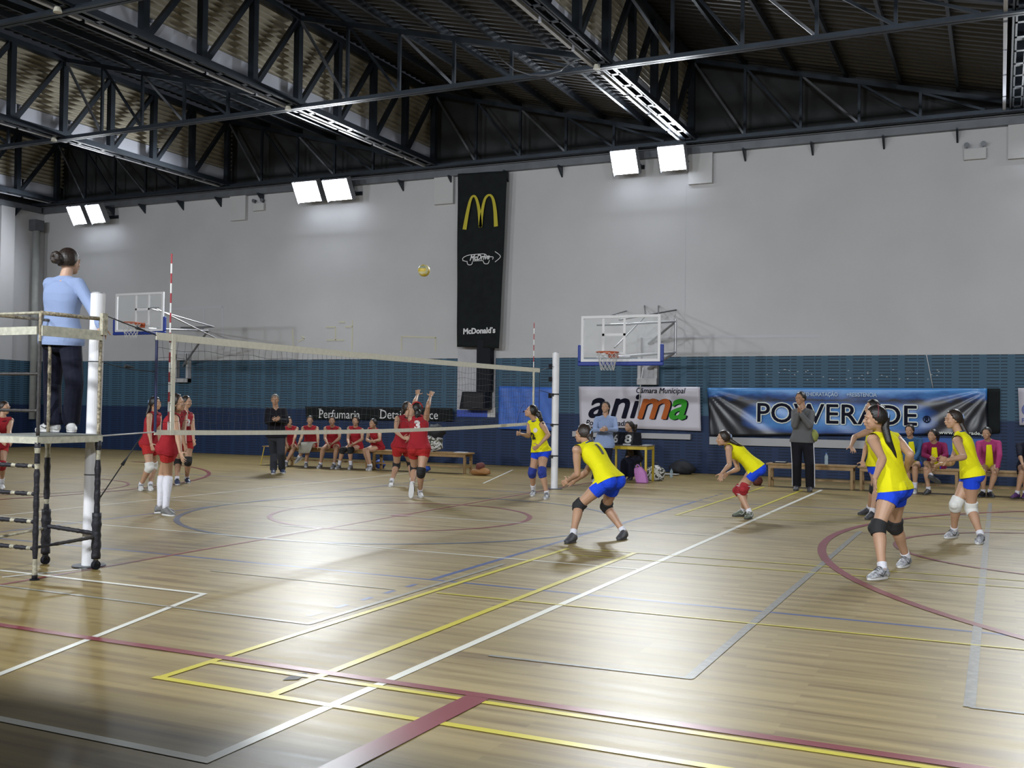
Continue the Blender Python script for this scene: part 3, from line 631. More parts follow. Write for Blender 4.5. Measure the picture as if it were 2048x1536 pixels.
# left one
Yl = 7.3; L0, L1 = onY((228, 668), Yl), onY((331, 600), Yl); zt = onY((331, 585), Yl).z; zb2 = onY((300, 664), Yl).z; cl = (L0.x+L1.x)/2; wl = L1.x-L0.x-.1
rl = onY((262, 655), Yl-.38)
wbx, wby = wp((358, 735), YW).x, wp((381, 735), YW).x; wzl0, wzl1 = wp((370, 765), YW).z, wp((370, 708), YW).z
A1 = Vector((rl.x+.1, Yl+.1, zb2+.62)); A2 = Vector((rl.x+.1, Yl+.1, zb2+.10)); hub = Vector((rl.x+.1, 9.6, zb2+.2))
br = [(A1-Vector((.3, 0, 0)), A1+Vector((.35, 0, 0)), .02, dkr), (A1, hub + Vector((.2, 0, .1)), .02, M['chrome']), (A2, hub, .025, M['chrome']), (A1+Vector((.2, 0, 0)), hub + Vector((.5, 0, -.3)), .02, M['chrome']), (hub, Vector((wbx+.2, YW-.05, wzl0+.5)), .03, M['chrome']), (A2+Vector((.3, 0, 0)), Vector(wp((407, 658), YW-.03)), .018, dkr), (hub + Vector((.2, 0, .1)), Vector(wp((362, 655), YW-.03)), .018, dkr)]
tbl = backboard(cl, Yl, zb2+.02, wl, zt-zb2, rl.x, rl.z+.12, None, 'smaller-looking glass basketball backboard behind the near net post, left of the striped antenna', br)
bm = NB()
for x in (wbx, wby): box2(bm, (x-.04, YW-.16, wzl0), (x+.04, YW-.004, wzl1))
box2(bm, (wbx-.04, YW-.2, wzl0), (wby+.04, YW-.004, wzl0+.12)); box2(bm, (wbx, YW-.16, wzl1-.2), (wby, YW-.004, wzl1)); bev(link('wall_bracket', bm, MATS['grey_bracket'], tbl), .006)

# ------------------------------------------------------------------ volleyball net and posts
NP, FP = -5.38, 5.52
def post(y, lean, label, px0):
    t = thing('net_post', label, 'post', (0, y, 0), 'volleyball net posts'); H = 2.56
    bm = NB(); tube(bm, [(px0, y, 0.001), (px0+lean, y, H)], .066, 24); link('padded_tube', bm, M['polewhite'], t, smooth=False)
    bm = NB(); tube(bm, [(px0+lean, y, H+.0005), (px0+lean, y, H+.012)], .06, 24); link('end_cap', bm, M['chrome'], t)
    bm = NB(); tube(bm, [(px0, y, .0042), (px0, y, .012)], .15, 28); link('floor_plate', bm, M['steel2'], t)
    return t
pn = post(NP, .045, 'near white padded net post, behind the referee stand', -.155); pf_ = post(FP, -.0, 'far white padded net post, by the player wearing number 2 in yellow', .0)
for z in (.62, 1.21, 1.78):
    bm = NB(); tube(bm, [(0, FP, z-.012), (0, FP, z+.012)], .071, 24); box(bm, (-.03, FP-.085, z-.01), (.05, .03, .05)); link('strap', bm, M['net'], pf_)
for z in (.86, 1.21, 1.92):
    bm = NB(); tube(bm, [(-.155+.0176*z, NP, z-.004), (-.155+.0176*z, NP, z+.004)], .069, 24); link('strap', bm, M['net'], pn)
for z in (1.75, 2.06, 2.3):
    bm = NB(); box(bm, (-.085, FP-.06, z), (.05, .05, .09)); link('winch', bm, M['darkbox'], pf_)
t = thing('volleyball_net', 'volleyball net with white top and bottom bands stretched across the court', 'net', (0, 0, 1.24))
def ztop(y): return 2.24 - .015*(1-(y/4.7)**2)
def zbot(y): return 1.27 - .055*(1-(y/4.7)**2)
ys = [-4.74 + 9.5*k/40 for k in range(41)]
def band(name, zf, h, th, y0=-4.74, y1=4.76):
    yy = [y for y in ys if y0 <= y <= y1]; bm = NB(); rings(bm, [[(-th, y, zf(y)), (th, y, zf(y)), (th, y, zf(y)-h), (-th, y, zf(y)-h)] for y in yy]); return link(name, bm, M['tape'], t)
band('top_band', ztop, .075, .006); band('bottom_band', zbot, .05, .006)
bm = NB()
for k in range(96):
    y = -4.74 + .1*k; z0, z1 = zbot(y), ztop(y)-.07; n = 10
    tube(bm, [(.004*sin(k*1.3+j), y + .012*sin(j*1.7+k*.9), z0+(z1-z0)*j/n) for j in range(n+1)], .0017, 4)
for j in range(1, 10):
    tube(bm, [(.004, y, zbot(y) + (ztop(y)-.07-zbot(y))*j/10 + .012*sin(y*9+j*2.1)) for y in [-4.74+.05*k for k in range(191)]], .0017, 4)
link('netting', bm, M['net'], t)
for y, lab in ((-4.5, None), (4.5, None)):
    bm = NB(); box2(bm, (-.009, y-.025, zbot(y)-.05), (.009, y+.025, ztop(y))); link('side_band', bm, M['tape'], t)
bm = NB(); tube(bm, [(0, -4.73, zbot(-4.7)-.02), (0, -4.73, ztop(-4.7)-.08)], .014, 10); link('end_rod', bm, M['navy'], t)
bm = NB(); tube(bm, [(0, 4.76, zbot(4.7)), (0, 4.76, ztop(4.7)-.03)], .006, 8); link('end_rope', bm, M['net'], t)
def rope(a, b, r, m, lab, sag=.0, knot=None):
    a, b = Vector(a), Vector(b); bm = NB(); tube(bm, [a.lerp(b, k/8) - Vector((0, 0, sag*4*(k/8)*(1-k/8))) for k in range(9)], r, 8)
    if knot: q = a.lerp(b, knot); tube(bm, [q-(b-a).normalized()*.05, q+(b-a).normalized()*.05], [.006, .018, .018, .006][:2], 8)
    return link('rope', bm, m, t)
nx = -.12
rope((0, -4.74, ztop(-4.7)-.03), (nx, NP+.066, 2.37), .006, M['net'], '', knot=.3); rope((0, -4.74, ztop(-4.7)-.01), (nx, NP+.066, 2.36), .004, M['netwhite'], '')
rope((0, -4.74, 1.25), (nx, NP+.066, 1.22), .007, M['netwhite'], ''); rope((0, -4.9, 1.22), (nx, NP+.07, .62), .006, M['net'], '', knot=.4); rope((0, -4.73, 1.85), (nx, NP+.066, 1.92), .004, M['net'], '', sag=.02, knot=.5)
for z0, z1 in ((2.2, 2.3), (1.84, 1.78), (1.25, 1.21)): rope((0, 4.76, z0), (-.02, FP-.066, z1), .005, M['net'], '')
for y, lab in ((-4.53, 'red and white striped net antenna at the near side of the net'), (4.53, 'red and white striped net antenna at the far end of the net')):
    ta = thing('net_antenna', lab, 'antenna', (0, y, 1.3), 'net antennas'); z = 1.25
    for k in range(18):
        r = .0085 if y < 0 else .008; bm = NB(); tube(bm, [(-.018, y, z+.1*k), (-.018, y, z+.1*k+.1)], r, 8); link('stripe', bm, M['red'] if k % 2 else M['redw'], ta, label='red stripe' if k % 2 else 'white stripe')
# ball in the air
D = 18.0; bc = atD((848, 541), D); R_ = .105
t = thing('volleyball', 'yellow and white volleyball flying high above the net', 'ball', bc)
bm = NB(); bmesh.ops.create_icosphere(bm, subdivisions=4, radius=R_)
for f in bm.faces:
    c = f.calc_center_median()/R_; ax = max(range(3), key=lambda i: abs(c[i])); o2 = [c[(ax+1) % 3]][0]
    f.material_index = 1 if (ax == 2 and c.z < 0) or abs(o2) < .25 else (2 if ax == 1 and o2 > .25 else 0)
for v in bm.verts:
    c = v.co.copy(); v.co = v.co*(1+0); 
bmesh.ops.translate(bm, verts=bm.verts, vec=bc)
link('panels', bm, [mat('ball_white', (.5, .46, .26, 1), .45), mat('ball_yellow', (.5, .36, .03, 1), .45), mat('ball_grey', (.25, .27, .2, 1), .5)], t, smooth=True)

# ------------------------------------------------------------------ referee stand
SX0, SX1, SY0, SY1, PZ = -.60, .05, -6.16, -5.49, 1.245
t = thing('referee_stand', 'tall referee stand with foam-wrapped legs, ladder rungs and chipped cream rails', 'stand', ((SX0+SX1)/2, (SY0+SY1)/2, 0))
def wrapped(name, a, b, rs, parent, tapes=(), base=M['black'], tm=M['cream'], n=26):
    """padded tube with irregular foam wrapping; tapes = list of (t0,t1) cream gaps"""
    a, b = Vector(a), Vector(b); bm = NB(); R0 = []; rr = []; d = (b-a); x, y, dd = frame(d)
    for k in range(n+1):
        tt = k/n; tape = any(p <= tt <= q for p, q in tapes); r = rs if not tape else rs*.8
        r *= 1 + (.0 if tape else .10*sin(k*2.3)+.05*sin(k*5.1)); rr.append(tape); R0.append([a + d*tt + x*cos(2*pi*j/12)*r + y*sin(2*pi*j/12)*r for j in range(12)])
    rings(bm, R0)
    bm.faces.ensure_lookup_table()
    for f in bm.faces:
        c = f.calc_center_median(); tt = (c-a).dot(dd)/d.length
        if any(p <= tt <= q for p, q in tapes): f.material_index = 1
    return link(name, bm, [base, tm], parent, smooth=True)
legs = [(SX1, SY0, .024, .0, ((.05, .16), (.80, .83), (.93, .96))), (SX1, SY1, .027, .22, ((.02, .06), (.14, .17), (.3, .34), (.83, .92))), (SX0, SY1, .027, .22, ((.2, .24), (.45, .49), (.86, .96))), (SX0, SY0, .024, .0, ((.1, .15), (.6, .64)))]
for x, y, r, low, tp in legs:
    l = wrapped('leg', (x, y, .045 if low else .001), (x, y, PZ-.06), r, t, tp)
    if low:
        wrapped('leg_padding', (x, y, .10), (x, y, .52), .042, l, (), n=12)
        bm = NB(); tube(bm, [(x-.02, y, .04), (x+.02, y, .04)], .04, 16); link('castor', bm, M['darkbox'], l)
    else:
        bm = NB(); tube(bm, [(x, y, .001), (x, y, .012)], .04, 14); link('foot_plate', bm, M['darkbox'], l)
for z in (.27, .50, .74, .98): wrapped('rung', (SX0+.03, SY0, z), (SX1-.025, SY0, z), .019, t, ((.08, .15), (.55, .62), (.9, .97)))
wrapped('lower_brace', (SX1, SY0+.02, .28), (SX1, SY1-.03, .30), .016, t, ((.0, .3),), M['darkpole'], M['black']); wrapped('lower_brace', (SX1-.03, SY1, .33), (SX0+.03, SY1, .36), .02, t); wrapped('lower_brace', (SX0, SY0+.03, .30), (SX0, SY1-.03, .34), .012, t, (), M['cream'])
bm = NB(); box2(bm, (SX0-.02, SY0-.01, PZ-.012), (SX1+.02, SY1+.02, PZ)); link('platform_board', bm, mat('deck_grey', (.22, .23, .21, 1), .6, noise=.3, scale=10), t)
bm = NB()
for a, b in (((SX0-.02, SY0-.02), (SX1+.02, SY0)), ((SX0-.02, SY1+.021), (SX1+.02, SY1+.032)), ((SX1+.0, SY0), (SX1+.022, SY1+.02)), ((SX0-.022, SY0), (SX0, SY1+.02))): box2(bm, (a[0], a[1], PZ-.07), (b[0], b[1], PZ-.0125))
link('platform_frame', bm, mat('frame_cream', (.55, .54, .44, 1), .5, noise=.35, scale=22), t)
ZR = 2.31
for x, y in ((SX1, SY0), (SX0, SY0), (SX1, SY1), (SX0, SY1)):
    if y == SY1: wrapped('rail_post', (x, y, PZ), (x, y, ZR), .016, t, (), M['rust'], M['rust'])
    else: wrapped('rail_post', (x, y, PZ), (x, y, ZR), .016, t, ((.76, 1.0), (.82, .98)), M['darkpole'], M['rust'])
bm = NB(); tube(bm, [(SX1, SY0, ZR), (SX1, SY1, ZR)], .018, 12); link('top_rail', bm, M['rust'], t, smooth=True)
bm = NB(); tube(bm, [(SX0, SY0, ZR), (SX1, SY0, ZR)], .013, 12); link('top_rail', bm, M['cream'], t, smooth=True)
bm = NB(); tube(bm, [(SX0, SY0, ZR), (SX0, SY1, ZR)], .014, 12); link('top_rail', bm, M['rust'], t, smooth=True)
bm = NB(); box2(bm, (SX1+.014, SY0, 2.11), (SX1+.028, SY1, 2.20)); link('rail_board', bm, MATS['frame_cream'], t)
bm = NB(); box2(bm, (SX0, SY0-.03, 2.12), (SX1-.01, SY0-.017, 2.19)); link('rail_board', bm, MATS['frame_cream'], t)
for z in (1.46, 1.78): wrapped('rear_rung', (SX0, SY0, z), (SX1, SY0, z), .014, t, (), M['darkpole'], M['darkpole'])
bm = NB(); box2(bm, (SX1+.016, SY1-.03, 2.16), (SX1+.055, SY1+.03, 2.36)); link('rail_end_plate', bm, M['cream'], t)

# ------------------------------------------------------------------ benches
def bench(x0, x1, y0, y1, z, label):
    t = thing('bench', label, 'bench', ((x0+x1)/2, (y0+y1)/2, 0), 'pine benches along the far wall')
    bm = NB(); box2(bm, (x0-.04, y0-.03, z-.035), (x1+.04, y1+.03, z)); bev(link('seat', bm, M['wood'], t), .008)
    bm = NB(); box2(bm, (x0, y0, z-.10), (x1, y0+.025, z-.036)); box2(bm, (x0, y1-.025, z-.10), (x1, y1, z-.036)); link('apron', bm, M['wood'], t)
    for x in (x0, x1-.055):
        for y in (y0, y1-.055): bm = NB(); box2(bm, (x, y, .001), (x+.055, y+.055, z-.101)); bev(link('leg', bm, M['wood'], t), .005)
        bm = NB(); box2(bm, (x+.012, y0+.056, .13), (x+.042, y1-.056, .175)); link('end_rail', bm, M['wood'], t)
    bm = NB(); box2(bm, (x0+.05, (y0+y1)/2-.02, .135), (x1-.05, (y0+y1)/2+.02, .17)); link('stretcher', bm, M['wood'], t)
    return t
ZS = .47
bench(3.36, 5.0, 8.62, 8.95, ZS, 'pine bench with a notebook and water bottle, beside the standing coach in grey'); bench(5.12, 6.88, 8.62, 8.95, ZS, 'pine bench under the reserves in blue and crimson jackets'); bench(7.08, 8.9, 8.62, 8.95, ZS, 'pine bench under the reserve in a pink jacket')
bench(-5.75, -3.30, 8.20, 8.56, ZS, 'pine bench with papers at its right end, left of the far net post'); bench(-8.35, -5.9, 8.20, 8.56, ZS, 'pine bench carrying four seated players in red')
# yellow chair for the fifth red player
def chair(cx, cy, label, m, seat=.46, w=.4, grp=None, rz=0., back=True):
    t = thing('chair', label, 'chair', (cx, cy, 0), grp); Rm = Matrix.Rotation(rz, 4, 'Z')
    def T(p): return Vector((cx, cy, 0)) + Rm @ Vector(p)
    for sx in (-1, 1):
        for sy in (-1, 1): bm = NB(); tube(bm, [T((sx*w/2*1.1, sy*w/2*1.1, .001)), T((sx*w/2*.8, sy*w/2*.8, seat-.01))], .012, 8); link('leg', bm, m, t)
        if back: bm = NB(); tube(bm, [T((sx*w/2*.8, w/2*.8, seat)), T((sx*w/2*.8, w/2*1.15, seat+.38))], .011, 8); link('back_tube', bm, m, t)
        bm = NB(); tube(bm, [T((sx*w/2*.98, -w/2*.98, seat*.45)), T((sx*w/2*.98, w/2*.98, seat*.45))], .009, 8); link('rung', bm, m, t)
    bm = NB(); box(bm, T((0, 0, seat)), (w, w, .018), Rm.to_3x3()); bev(link('seat', bm, M['wood'], t), .006)
    if not back: return t
    bm = NB(); box(bm, T((0, w/2*1.12, seat+.33)), (w*.9, .014, .16), Rm.to_3x3()); bev(link('backrest', bm, M['wood'], t), .006); return t
chair(-8.75, 8.35, 'yellow-legged chair behind the coach in black', M['yellowmetal'])

# ------------------------------------------------------------------ scorer table
tx0, tx1, ty0, ty1, tz = .12, 1.0, 8.05, 8.6, .76
t = thing('score_table', 'small yellow-framed scorer table beside the standing referee in light blue', 'table', (.56, 8.3, 0))
bm = NB(); box2(bm, (tx0, ty0, tz-.02), (tx1, ty1, tz)); bev(link('table_top', bm, mat('table_top', (.13, .10, .06, 1), .5), t), .004)
bm = NB(); box2(bm, (tx0+.01, ty0+.01, tz-.085), (tx1-.01, ty0+.04, tz-.021)); box2(bm, (tx0+.01, ty1-.04, tz-.085), (tx1-.01, ty1-.01, tz-.021)); box2(bm, (tx0+.01, ty0+.04, tz-.085), (tx0+.04, ty1-.04, tz-.021)); box2(bm, (tx1-.04, ty0+.04, tz-.085), (tx1-.01, ty1-.04, tz-.021)); link('table_frame', bm, M['yellowmetal'], t)
for x in (tx0+.01, tx1-.05):
    for y in (ty0+.01, ty1-.05): bm = NB(); box2(bm, (x, y, .001), (x+.04, y+.04, tz-.086)); link('leg', bm, M['yellowmetal'], t)
t = thing('scoreboard', 'black flip scoreboard showing 16 and 8 on the yellow table', 'scoreboard', (.42, 8.2, tz))
bm = NB(); rings(bm, [[(.14, 8.14, tz+.001), (.80, 8.14, tz+.001), (.80, 8.34, tz+.001), (.14, 8.34, tz+.001)], [(.14, 8.22, tz+.27), (.80, 8.22, tz+.27), (.80, 8.26, tz+.27), (.14, 8.26, tz+.27)]]); link('stand', bm, M['darkbox'], t)
for s, x0, x1 in (('1', .145, .22), ('6', .225, .34), ('8', .47, .66)):
    bm = NB(); up_ = Vector((0, .08, .27)).normalized(); rings(bm, [[Vector((x, 8.132, tz+.03)) + up_*z for x, z in ((x0, 0), (x1, 0), (x1, .23), (x0, .23))], [Vector((x, 8.137, tz+.03)) + up_*z for x, z in ((x0, 0), (x1, 0), (x1, .23), (x0, .23))]]); c = link('number_card', bm, mat('card_black', (.01, .01, .012, 1), .5), t)
    text_obj('digit', s, mat('digit_white', (.6, .6, .6, 1), .5), Vector((x0+.01, 8.129, tz+.055)), .24 if s != '1' else .2, c, up=up_, bold=.006, sx=1.25 if s == '8' else .8)
bm = NB(); box2(bm, (.45, 8.12, tz+.001), (.62, 8.129, tz+.03)) ; link('set_card', bm, M['white'], t)
bm = NB(); box2(bm, (.82, 8.3, tz+.001), (.98, 8.5, tz+.012)); tag(link('score_sheet', bm, M['white']), 'paper score sheet on the yellow table', 'paper')
chair(onY((1266, 917), 8.95).x, 8.95, 'yellow-framed stool behind the scorer table', M['yellowmetal'], .45, w=.3, back=False)

# ------------------------------------------------------------------ bags and small things on the floor and benches
def blob(name, c, r, m, label, cat, group=None, sub=3, lump=.12, seed=1, flat=True):
    rnd = random.Random(seed); bm = NB(); bmesh.ops.create_icosphere(bm, subdivisions=sub, radius=1)
    ph = [rnd.uniform(0, 6) for _ in range(6)]
    for v in bm.verts:
        p = v.co; k = 1 + lump*(sin(p.x*3+ph[0])*cos(p.y*4+ph[1]) + .5*sin(p.z*6+ph[2]+p.x*4)); q = Vector((p.x*r[0]*k, p.y*r[1]*k, p.z*r[2]*k)); q.z = max(q.z, -r[2]*.8) if flat else q.z
        v.co = Vector(c) + q + Vector((0, 0, r[2]*.8))
    o = link(name, bm, m, smooth=True); 
    return tag(o, label, cat, group) if label else o
def strap(c, w, h, parent, m=M['net'], y=0.):
    bm = NB(); tube(bm, [Vector(c) + Vector((cos(a)*w, y, sin(a)*h)) for a in [pi*k/8 for k in range(9)]], .012, 8); return link('handle', bm, m, parent, smooth=True)
def pattern_mat():
    m = bpy.data.materials.new('black_white_print'); m.use_nodes = True; nt = m.node_tree; b = nt.nodes['Principled BSDF']; tc = nt.nodes.new('ShaderNodeTexCoord'); v = nt.nodes.new('ShaderNodeTexNoise'); v.inputs['Scale'].default_value = 14; v.inputs['Detail'].default_value = 1; v.inputs['Distortion'].default_value = 1.5
    cr = nt.nodes.new('ShaderNodeValToRGB'); cr.color_ramp.interpolation = 'CONSTANT'; e = cr.color_ramp.elements; e[0].color = (.03, .03, .02, 1); e[1].position = .5; e[1].color = (.5, .5, .5, 1); k = e.new(.46); k.color = (.15, .13, .06, 1)
    nt.links.new(tc.outputs['Object'], v.inputs['Vector']); nt.links.new(v.outputs[0], cr.inputs[0]); nt.links.new(cr.outputs[0], b.inputs['Base Color']); b.inputs['Roughness'].default_value = .7; return m
PM = pattern_mat()
g = onZ((1308, 962)); o = blob('backpack', (g.x, g.y+.1, 0.002), (.19, .14, .185), PM, 'black and white patterned backpack on the floor near the scorer table', 'backpack', seed=3); strap((g.x, g.y+.1, .33), .05, .05, o)
g = onZ((1283, 966)); bm = NB(); rings(bm, [[(g.x-.11, g.y-.05, .002), (g.x+.13, g.y-.05, .002), (g.x+.13, g.y+.1, .002), (g.x-.11, g.y+.1, .002)], [(g.x-.15, g.y-.05, .2), (g.x+.08, g.y-.04, .22), (g.x+.08, g.y+.1, .22), (g.x-.15, g.y+.1, .2)], [(g.x-.16, g.y-.03, .30), (g.x-.02, g.y-.02, .34), (g.x-.02, g.y+.06, .34), (g.x-.16, g.y+.06, .30)]]); o = tag(bev(link('bag', bm, mat('pink_bag', (.42, .16, .42, 1), .6)), .02), 'pink bag leaning against the yellow scorer table', 'bag'); strap((g.x-.09, g.y+.01, .31), .04, .06, o, mat('pink_bag', (0, 0, 0, 1)))
g = onZ((1350, 950)); o = blob('duffel_bag', (g.x+.05, 11.25, 0.002), (.32, .2, .17), mat('black_bag', (.008, .009, .014, 1), .7), 'black duffel bag by the wall, right of the patterned backpack', 'bag', seed=5); strap((g.x+.05, 11.25, .27), .1, .08, o)
bm = NB(); box2(bm, (g.x-.4, 10.55, .02), (g.x+.12, 10.8, .035)); box2(bm, (g.x-.38, 10.6, .002), (g.x-.34, 10.75, .02)); tag(link('clipboard', bm, M['white']), 'flat white board lying before the black duffel bag', 'board')
def bottle(c, m, label, h=.23, r=.033):
    t = thing('bottle', label, 'bottle', c); bm = NB(); z0 = c[2]+.001; pr = [(0, .9), (.02, 1), (.3, 1), (.36, .88), (.42, 1), (.7, 1), (.86, .45), (.9, .42)]
    tube(bm, [(c[0], c[1], z0+a*h) for a, _ in pr], [b*r for _, b in pr], 16); link('bottle_body', bm, m, t, smooth=True); bm = NB(); tube(bm, [(c[0], c[1], z0+.9*h+.0005), (c[0], c[1], z0+h)], .015, 12); link('cap', bm, mat('cap_blue', (.1, .2, .5, 1), .5), t)
pet = mat('clear_plastic', (.55, .7, .8, 1), .15, alpha=.55)
bottle((4.47, 8.78, ZS), pet, 'clear water bottle standing on the bench right of the coach in grey'); bottle((.95, 10.0, 0), pet, 'small water bottle on the floor between the patterned backpack and the black bag', .2)
q = onZ((1547, 926), ZS); bm = NB(); box2(bm, (3.44, 8.68, ZS+.001), (3.70, 8.88, ZS+.02)); o = tag(link('notebook', bm, M['darkbox']), 'dark folder with a white sheet on the left end of the bench by the coach', 'folder'); bm = NB(); box2(bm, (3.48, 8.69, ZS+.0205), (3.68, 8.86, ZS+.026)); link('sheet', bm, M['white'], o)
bm = NB(); box2(bm, (-3.62, 8.26, ZS+.001), (-3.36, 8.46, ZS+.014)); tag(link('papers', bm, M['white']), 'stack of white papers on the right end of the left bench', 'paper')
t = thing('sports_bag', 'black and white patterned bag with dark clothes piled on the left bench', 'bag', (-4.28, 8.38, ZS))
bm = NB(); bmesh.ops.create_icosphere(bm, subdivisions=3, radius=1)
for v in bm.verts: p = v.co; k = 1+.16*sin(p.x*5+1)*cos(p.z*6); v.co = Vector((-4.28+p.x*.30*k, 8.38+p.y*.15, ZS+.185+max(p.z, -.95)*.19*k))
link('bag_body', bm, PM, t, smooth=True)
bm = NB(); bmesh.ops.create_icosphere(bm, subdivisions=3, radius=1)
for v in bm.verts: p = v.co; k = 1+.25*sin(p.x*7+1)*cos(p.z*5+p.y*4); v.co = Vector((-4.17+p.x*.22*k, 8.38+p.y*.15, ZS+.46+p.z*.16*k))
link('clothes', bm, MATS['black_bag'], t, smooth=True)
g = onZ((958, 951)); t = thing('gear_bag', 'orange-brown bag with a reddish top on the floor right of the left bench', 'bag', (g.x, g.y, 0)); o = blob('bag_body', (g.x, g.y+.1, 0.002), (.24, .16, .09), mat('tan_bag', (.24, .11, .03, 1), .7), None, None, seed=8); o.parent = t; o.matrix_parent_inverse = Matrix.Translation(-t.location)
o = blob('bag_top', (g.x-.02, g.y+.1, .12), (.1, .1, .09), mat('maroon_cloth', (.1, .025, .02, 1), .8), None, None, seed=9); o.parent = t; o.matrix_parent_inverse = Matrix.Translation(-t.location)
blob('bag', (-4.55, 8.42, .002), (.22, .13, .10), mat('blue_bag', (.015, .06, .32, 1), .6), 'blue bag under the left bench', 'bag', seed=11)
blob('bag', (-5.9, 8.75, .002), (.15, .12, .12), mat('blue_bag', (0, 0, 0, 1)), 'blue bag behind the bench leg, beside the leg of the blocker with black knee pads', 'bag', seed=12)
g = onZ((1512, 973)); t = blob('bag', (3.12, 8.75, .002), (.10, .1, .12), MATS['maroon_cloth'], 'dark red and black bag on the floor behind the crouching player with red knee pads', 'bag', seed=13)
# printed marks on the slotted wall
bm = NB()
for k in range(34):
    u, v = random.Random(k).random(), random.Random(k+99).random(); q = wp((1530 + u*360, 738 + v*22), YW-.004); box(bm, q, (.03, .004, .012))
o = link('paper_scraps', bm, M['white'], wall_far); o['kind'] = 'stuff'
# ------------------------------------------------------------------ people
UP = Vector((0, 0, 1))
CFv = Vector(CF); CFh = Vector((CF[0], CF[1], 0)).normalized(); CRh = Vector((CR[0], CR[1], 0)).normalized()
def solve(px, ref, L, pref, w=.02):
    """point on the pixel's ray at distance L from ref; pref = direction to favour"""
    D0 = depth(ref); best = None
    for k in range(-160, 161):
        P = atD(px, D0 + k*.005); d = (P-ref).length; e = (d-L)**2 - w*.02*((P-ref).dot(pref)/max(d, .01))
        if best is None or e < best[0]: best = (e, P)
    return best[1]
def solve2(px, A, La, B, Lb, pref):
    D0 = (depth(A)+depth(B))/2; best = None
    for k in range(-140, 141):
        P = atD(px, D0 + k*.005); e = ((P-A).length-La)**2 + ((P-B).length-Lb)**2 - .0006*((P-(A+B)/2).dot(pref))
        if best is None or e < best[0]: best = (e, P)
    return best[1]
def fdir(a):
    """facing direction in image terms: 0 = towards camera, 90 = image right, 180 = away, 270 = image left"""
    a = radians(a); return (CRh*sin(a) - CFh*cos(a)).normalized()
def voxmesh(bm, vox, smooth_it=2, fac=.5):
    me = bpy.data.meshes.new('tmp'); bm.to_mesh(me); bm.free(); o = bpy.data.objects.new('tmp', me); C.objects.link(o)
    r = o.modifiers.new('r', 'REMESH'); r.mode = 'VOXEL'; r.voxel_size = vox; r.use_smooth_shade = True
    if smooth_it: s = o.modifiers.new('s', 'SMOOTH'); s.iterations = smooth_it; s.factor = fac
    out = bpy.data.meshes.new_from_object(o.evaluated_get(bpy.context.evaluated_depsgraph_get()))
    bpy.data.objects.remove(o); bpy.data.meshes.remove(me); return out
def mk(name, me, mats, parent, smooth=True, label=None):
    me.name = name; me.materials.clear()
    for m in (mats if isinstance(mats, (list, tuple)) else [mats]): me.materials.append(m)
    me.polygons.foreach_set('use_smooth', [smooth]*len(me.polygons))
    o = bpy.data.objects.new(name, me); C.objects.link(o); o.parent = parent
    root = parent
    o.matrix_parent_inverse = Matrix.Translation(-root.location) if root.type == 'EMPTY' else Matrix()
    if label: o['label'] = label
    return o
def limb(bm, a, b, ra, rb, mid=None, n=14, bulge=0., bt=.35, bdir=None):
    """rounded tapered segment with optional muscle bulge"""
    a, b = Vector(a), Vector(b); K = 8; pts = []; rr = []
    for k in range(K+1):
        t = k/K; r = ra + (rb-ra)*t + bulge*math.exp(-((t-bt)/.22)**2); p = a.lerp(b, t)
        if bdir is not None: p = p + bdir*bulge*.6*math.exp(-((t-bt)/.22)**2)
        pts.append(p); rr.append(r)
    tube(bm, pts, rr, n); sphere(bm, a, ra, 12); sphere(bm, b, rb, 12)
def loft(bm, secs, n=40):
    """secs: (centre, lateral axis, front axis, halfwidth, depth front, depth back)"""
    R = []
    for c, l, f, w, df, db in secs:
        r = []
        for k in range(n):
            a = 2*pi*k/n; ca, sa = cos(a), sin(a); e = .85
            x = math.copysign(abs(ca)**e, ca)*w; y = math.copysign(abs(sa)**e, sa)*(df if sa > 0 else db); r.append(c + l*x + f*y)
        R.append(r)
    rings(bm, R)
def hand(bm, wr, tip, palm_n, s=1., curl=.3, spread=.16, side=1):
    """wr wrist, tip fingertip direction; palm_n palm normal; side: thumb side sign along lateral"""
    d = (tip-wr).normalized(); n = (palm_n - d*palm_n.dot(d)).normalized(); l = d.cross(n)*side
    pc = wr + d*.048*s; sphere(bm, pc, (.040*s, .016*s, .050*s), 12, (l, n, d)); sphere(bm, wr + d*.078*s, (.040*s, .013*s, .018*s), 10, (l, n, d))
    L = (.070, .080, .074, .058)
    for i in range(4):
        o = wr + d*.083*s + l*(.030 - .020*i)*s; dd = (d + l*spread*(1.2-.8*i)).normalized(); p = o; c = 0.
        for j, (f, r) in enumerate(((.45, .0088), (.32, .0080), (.23, .0070))):
            q = p + (dd*cos(c) + n*sin(c)).normalized()*L[i]*f*s; limb(bm, p, q, r*s, r*s*.92, n=8); p = q; c += curl*(1.3 if j == 0 else 1)
            if j == 0: c = curl*1.2
    o = wr + d*.022*s + l*.030*s; a = (d*.55 + l*.75 + n*.25).normalized(); p = o
    for f, r, t in ((.040, .0105, 0), (.032, .0095, .5)):
        dd = (a*(1-t*.5) + d*t + n*curl*.3).normalized(); q = p + dd*f*s; limb(bm, p, q, r*s, r*.9*s, n=8); p = q
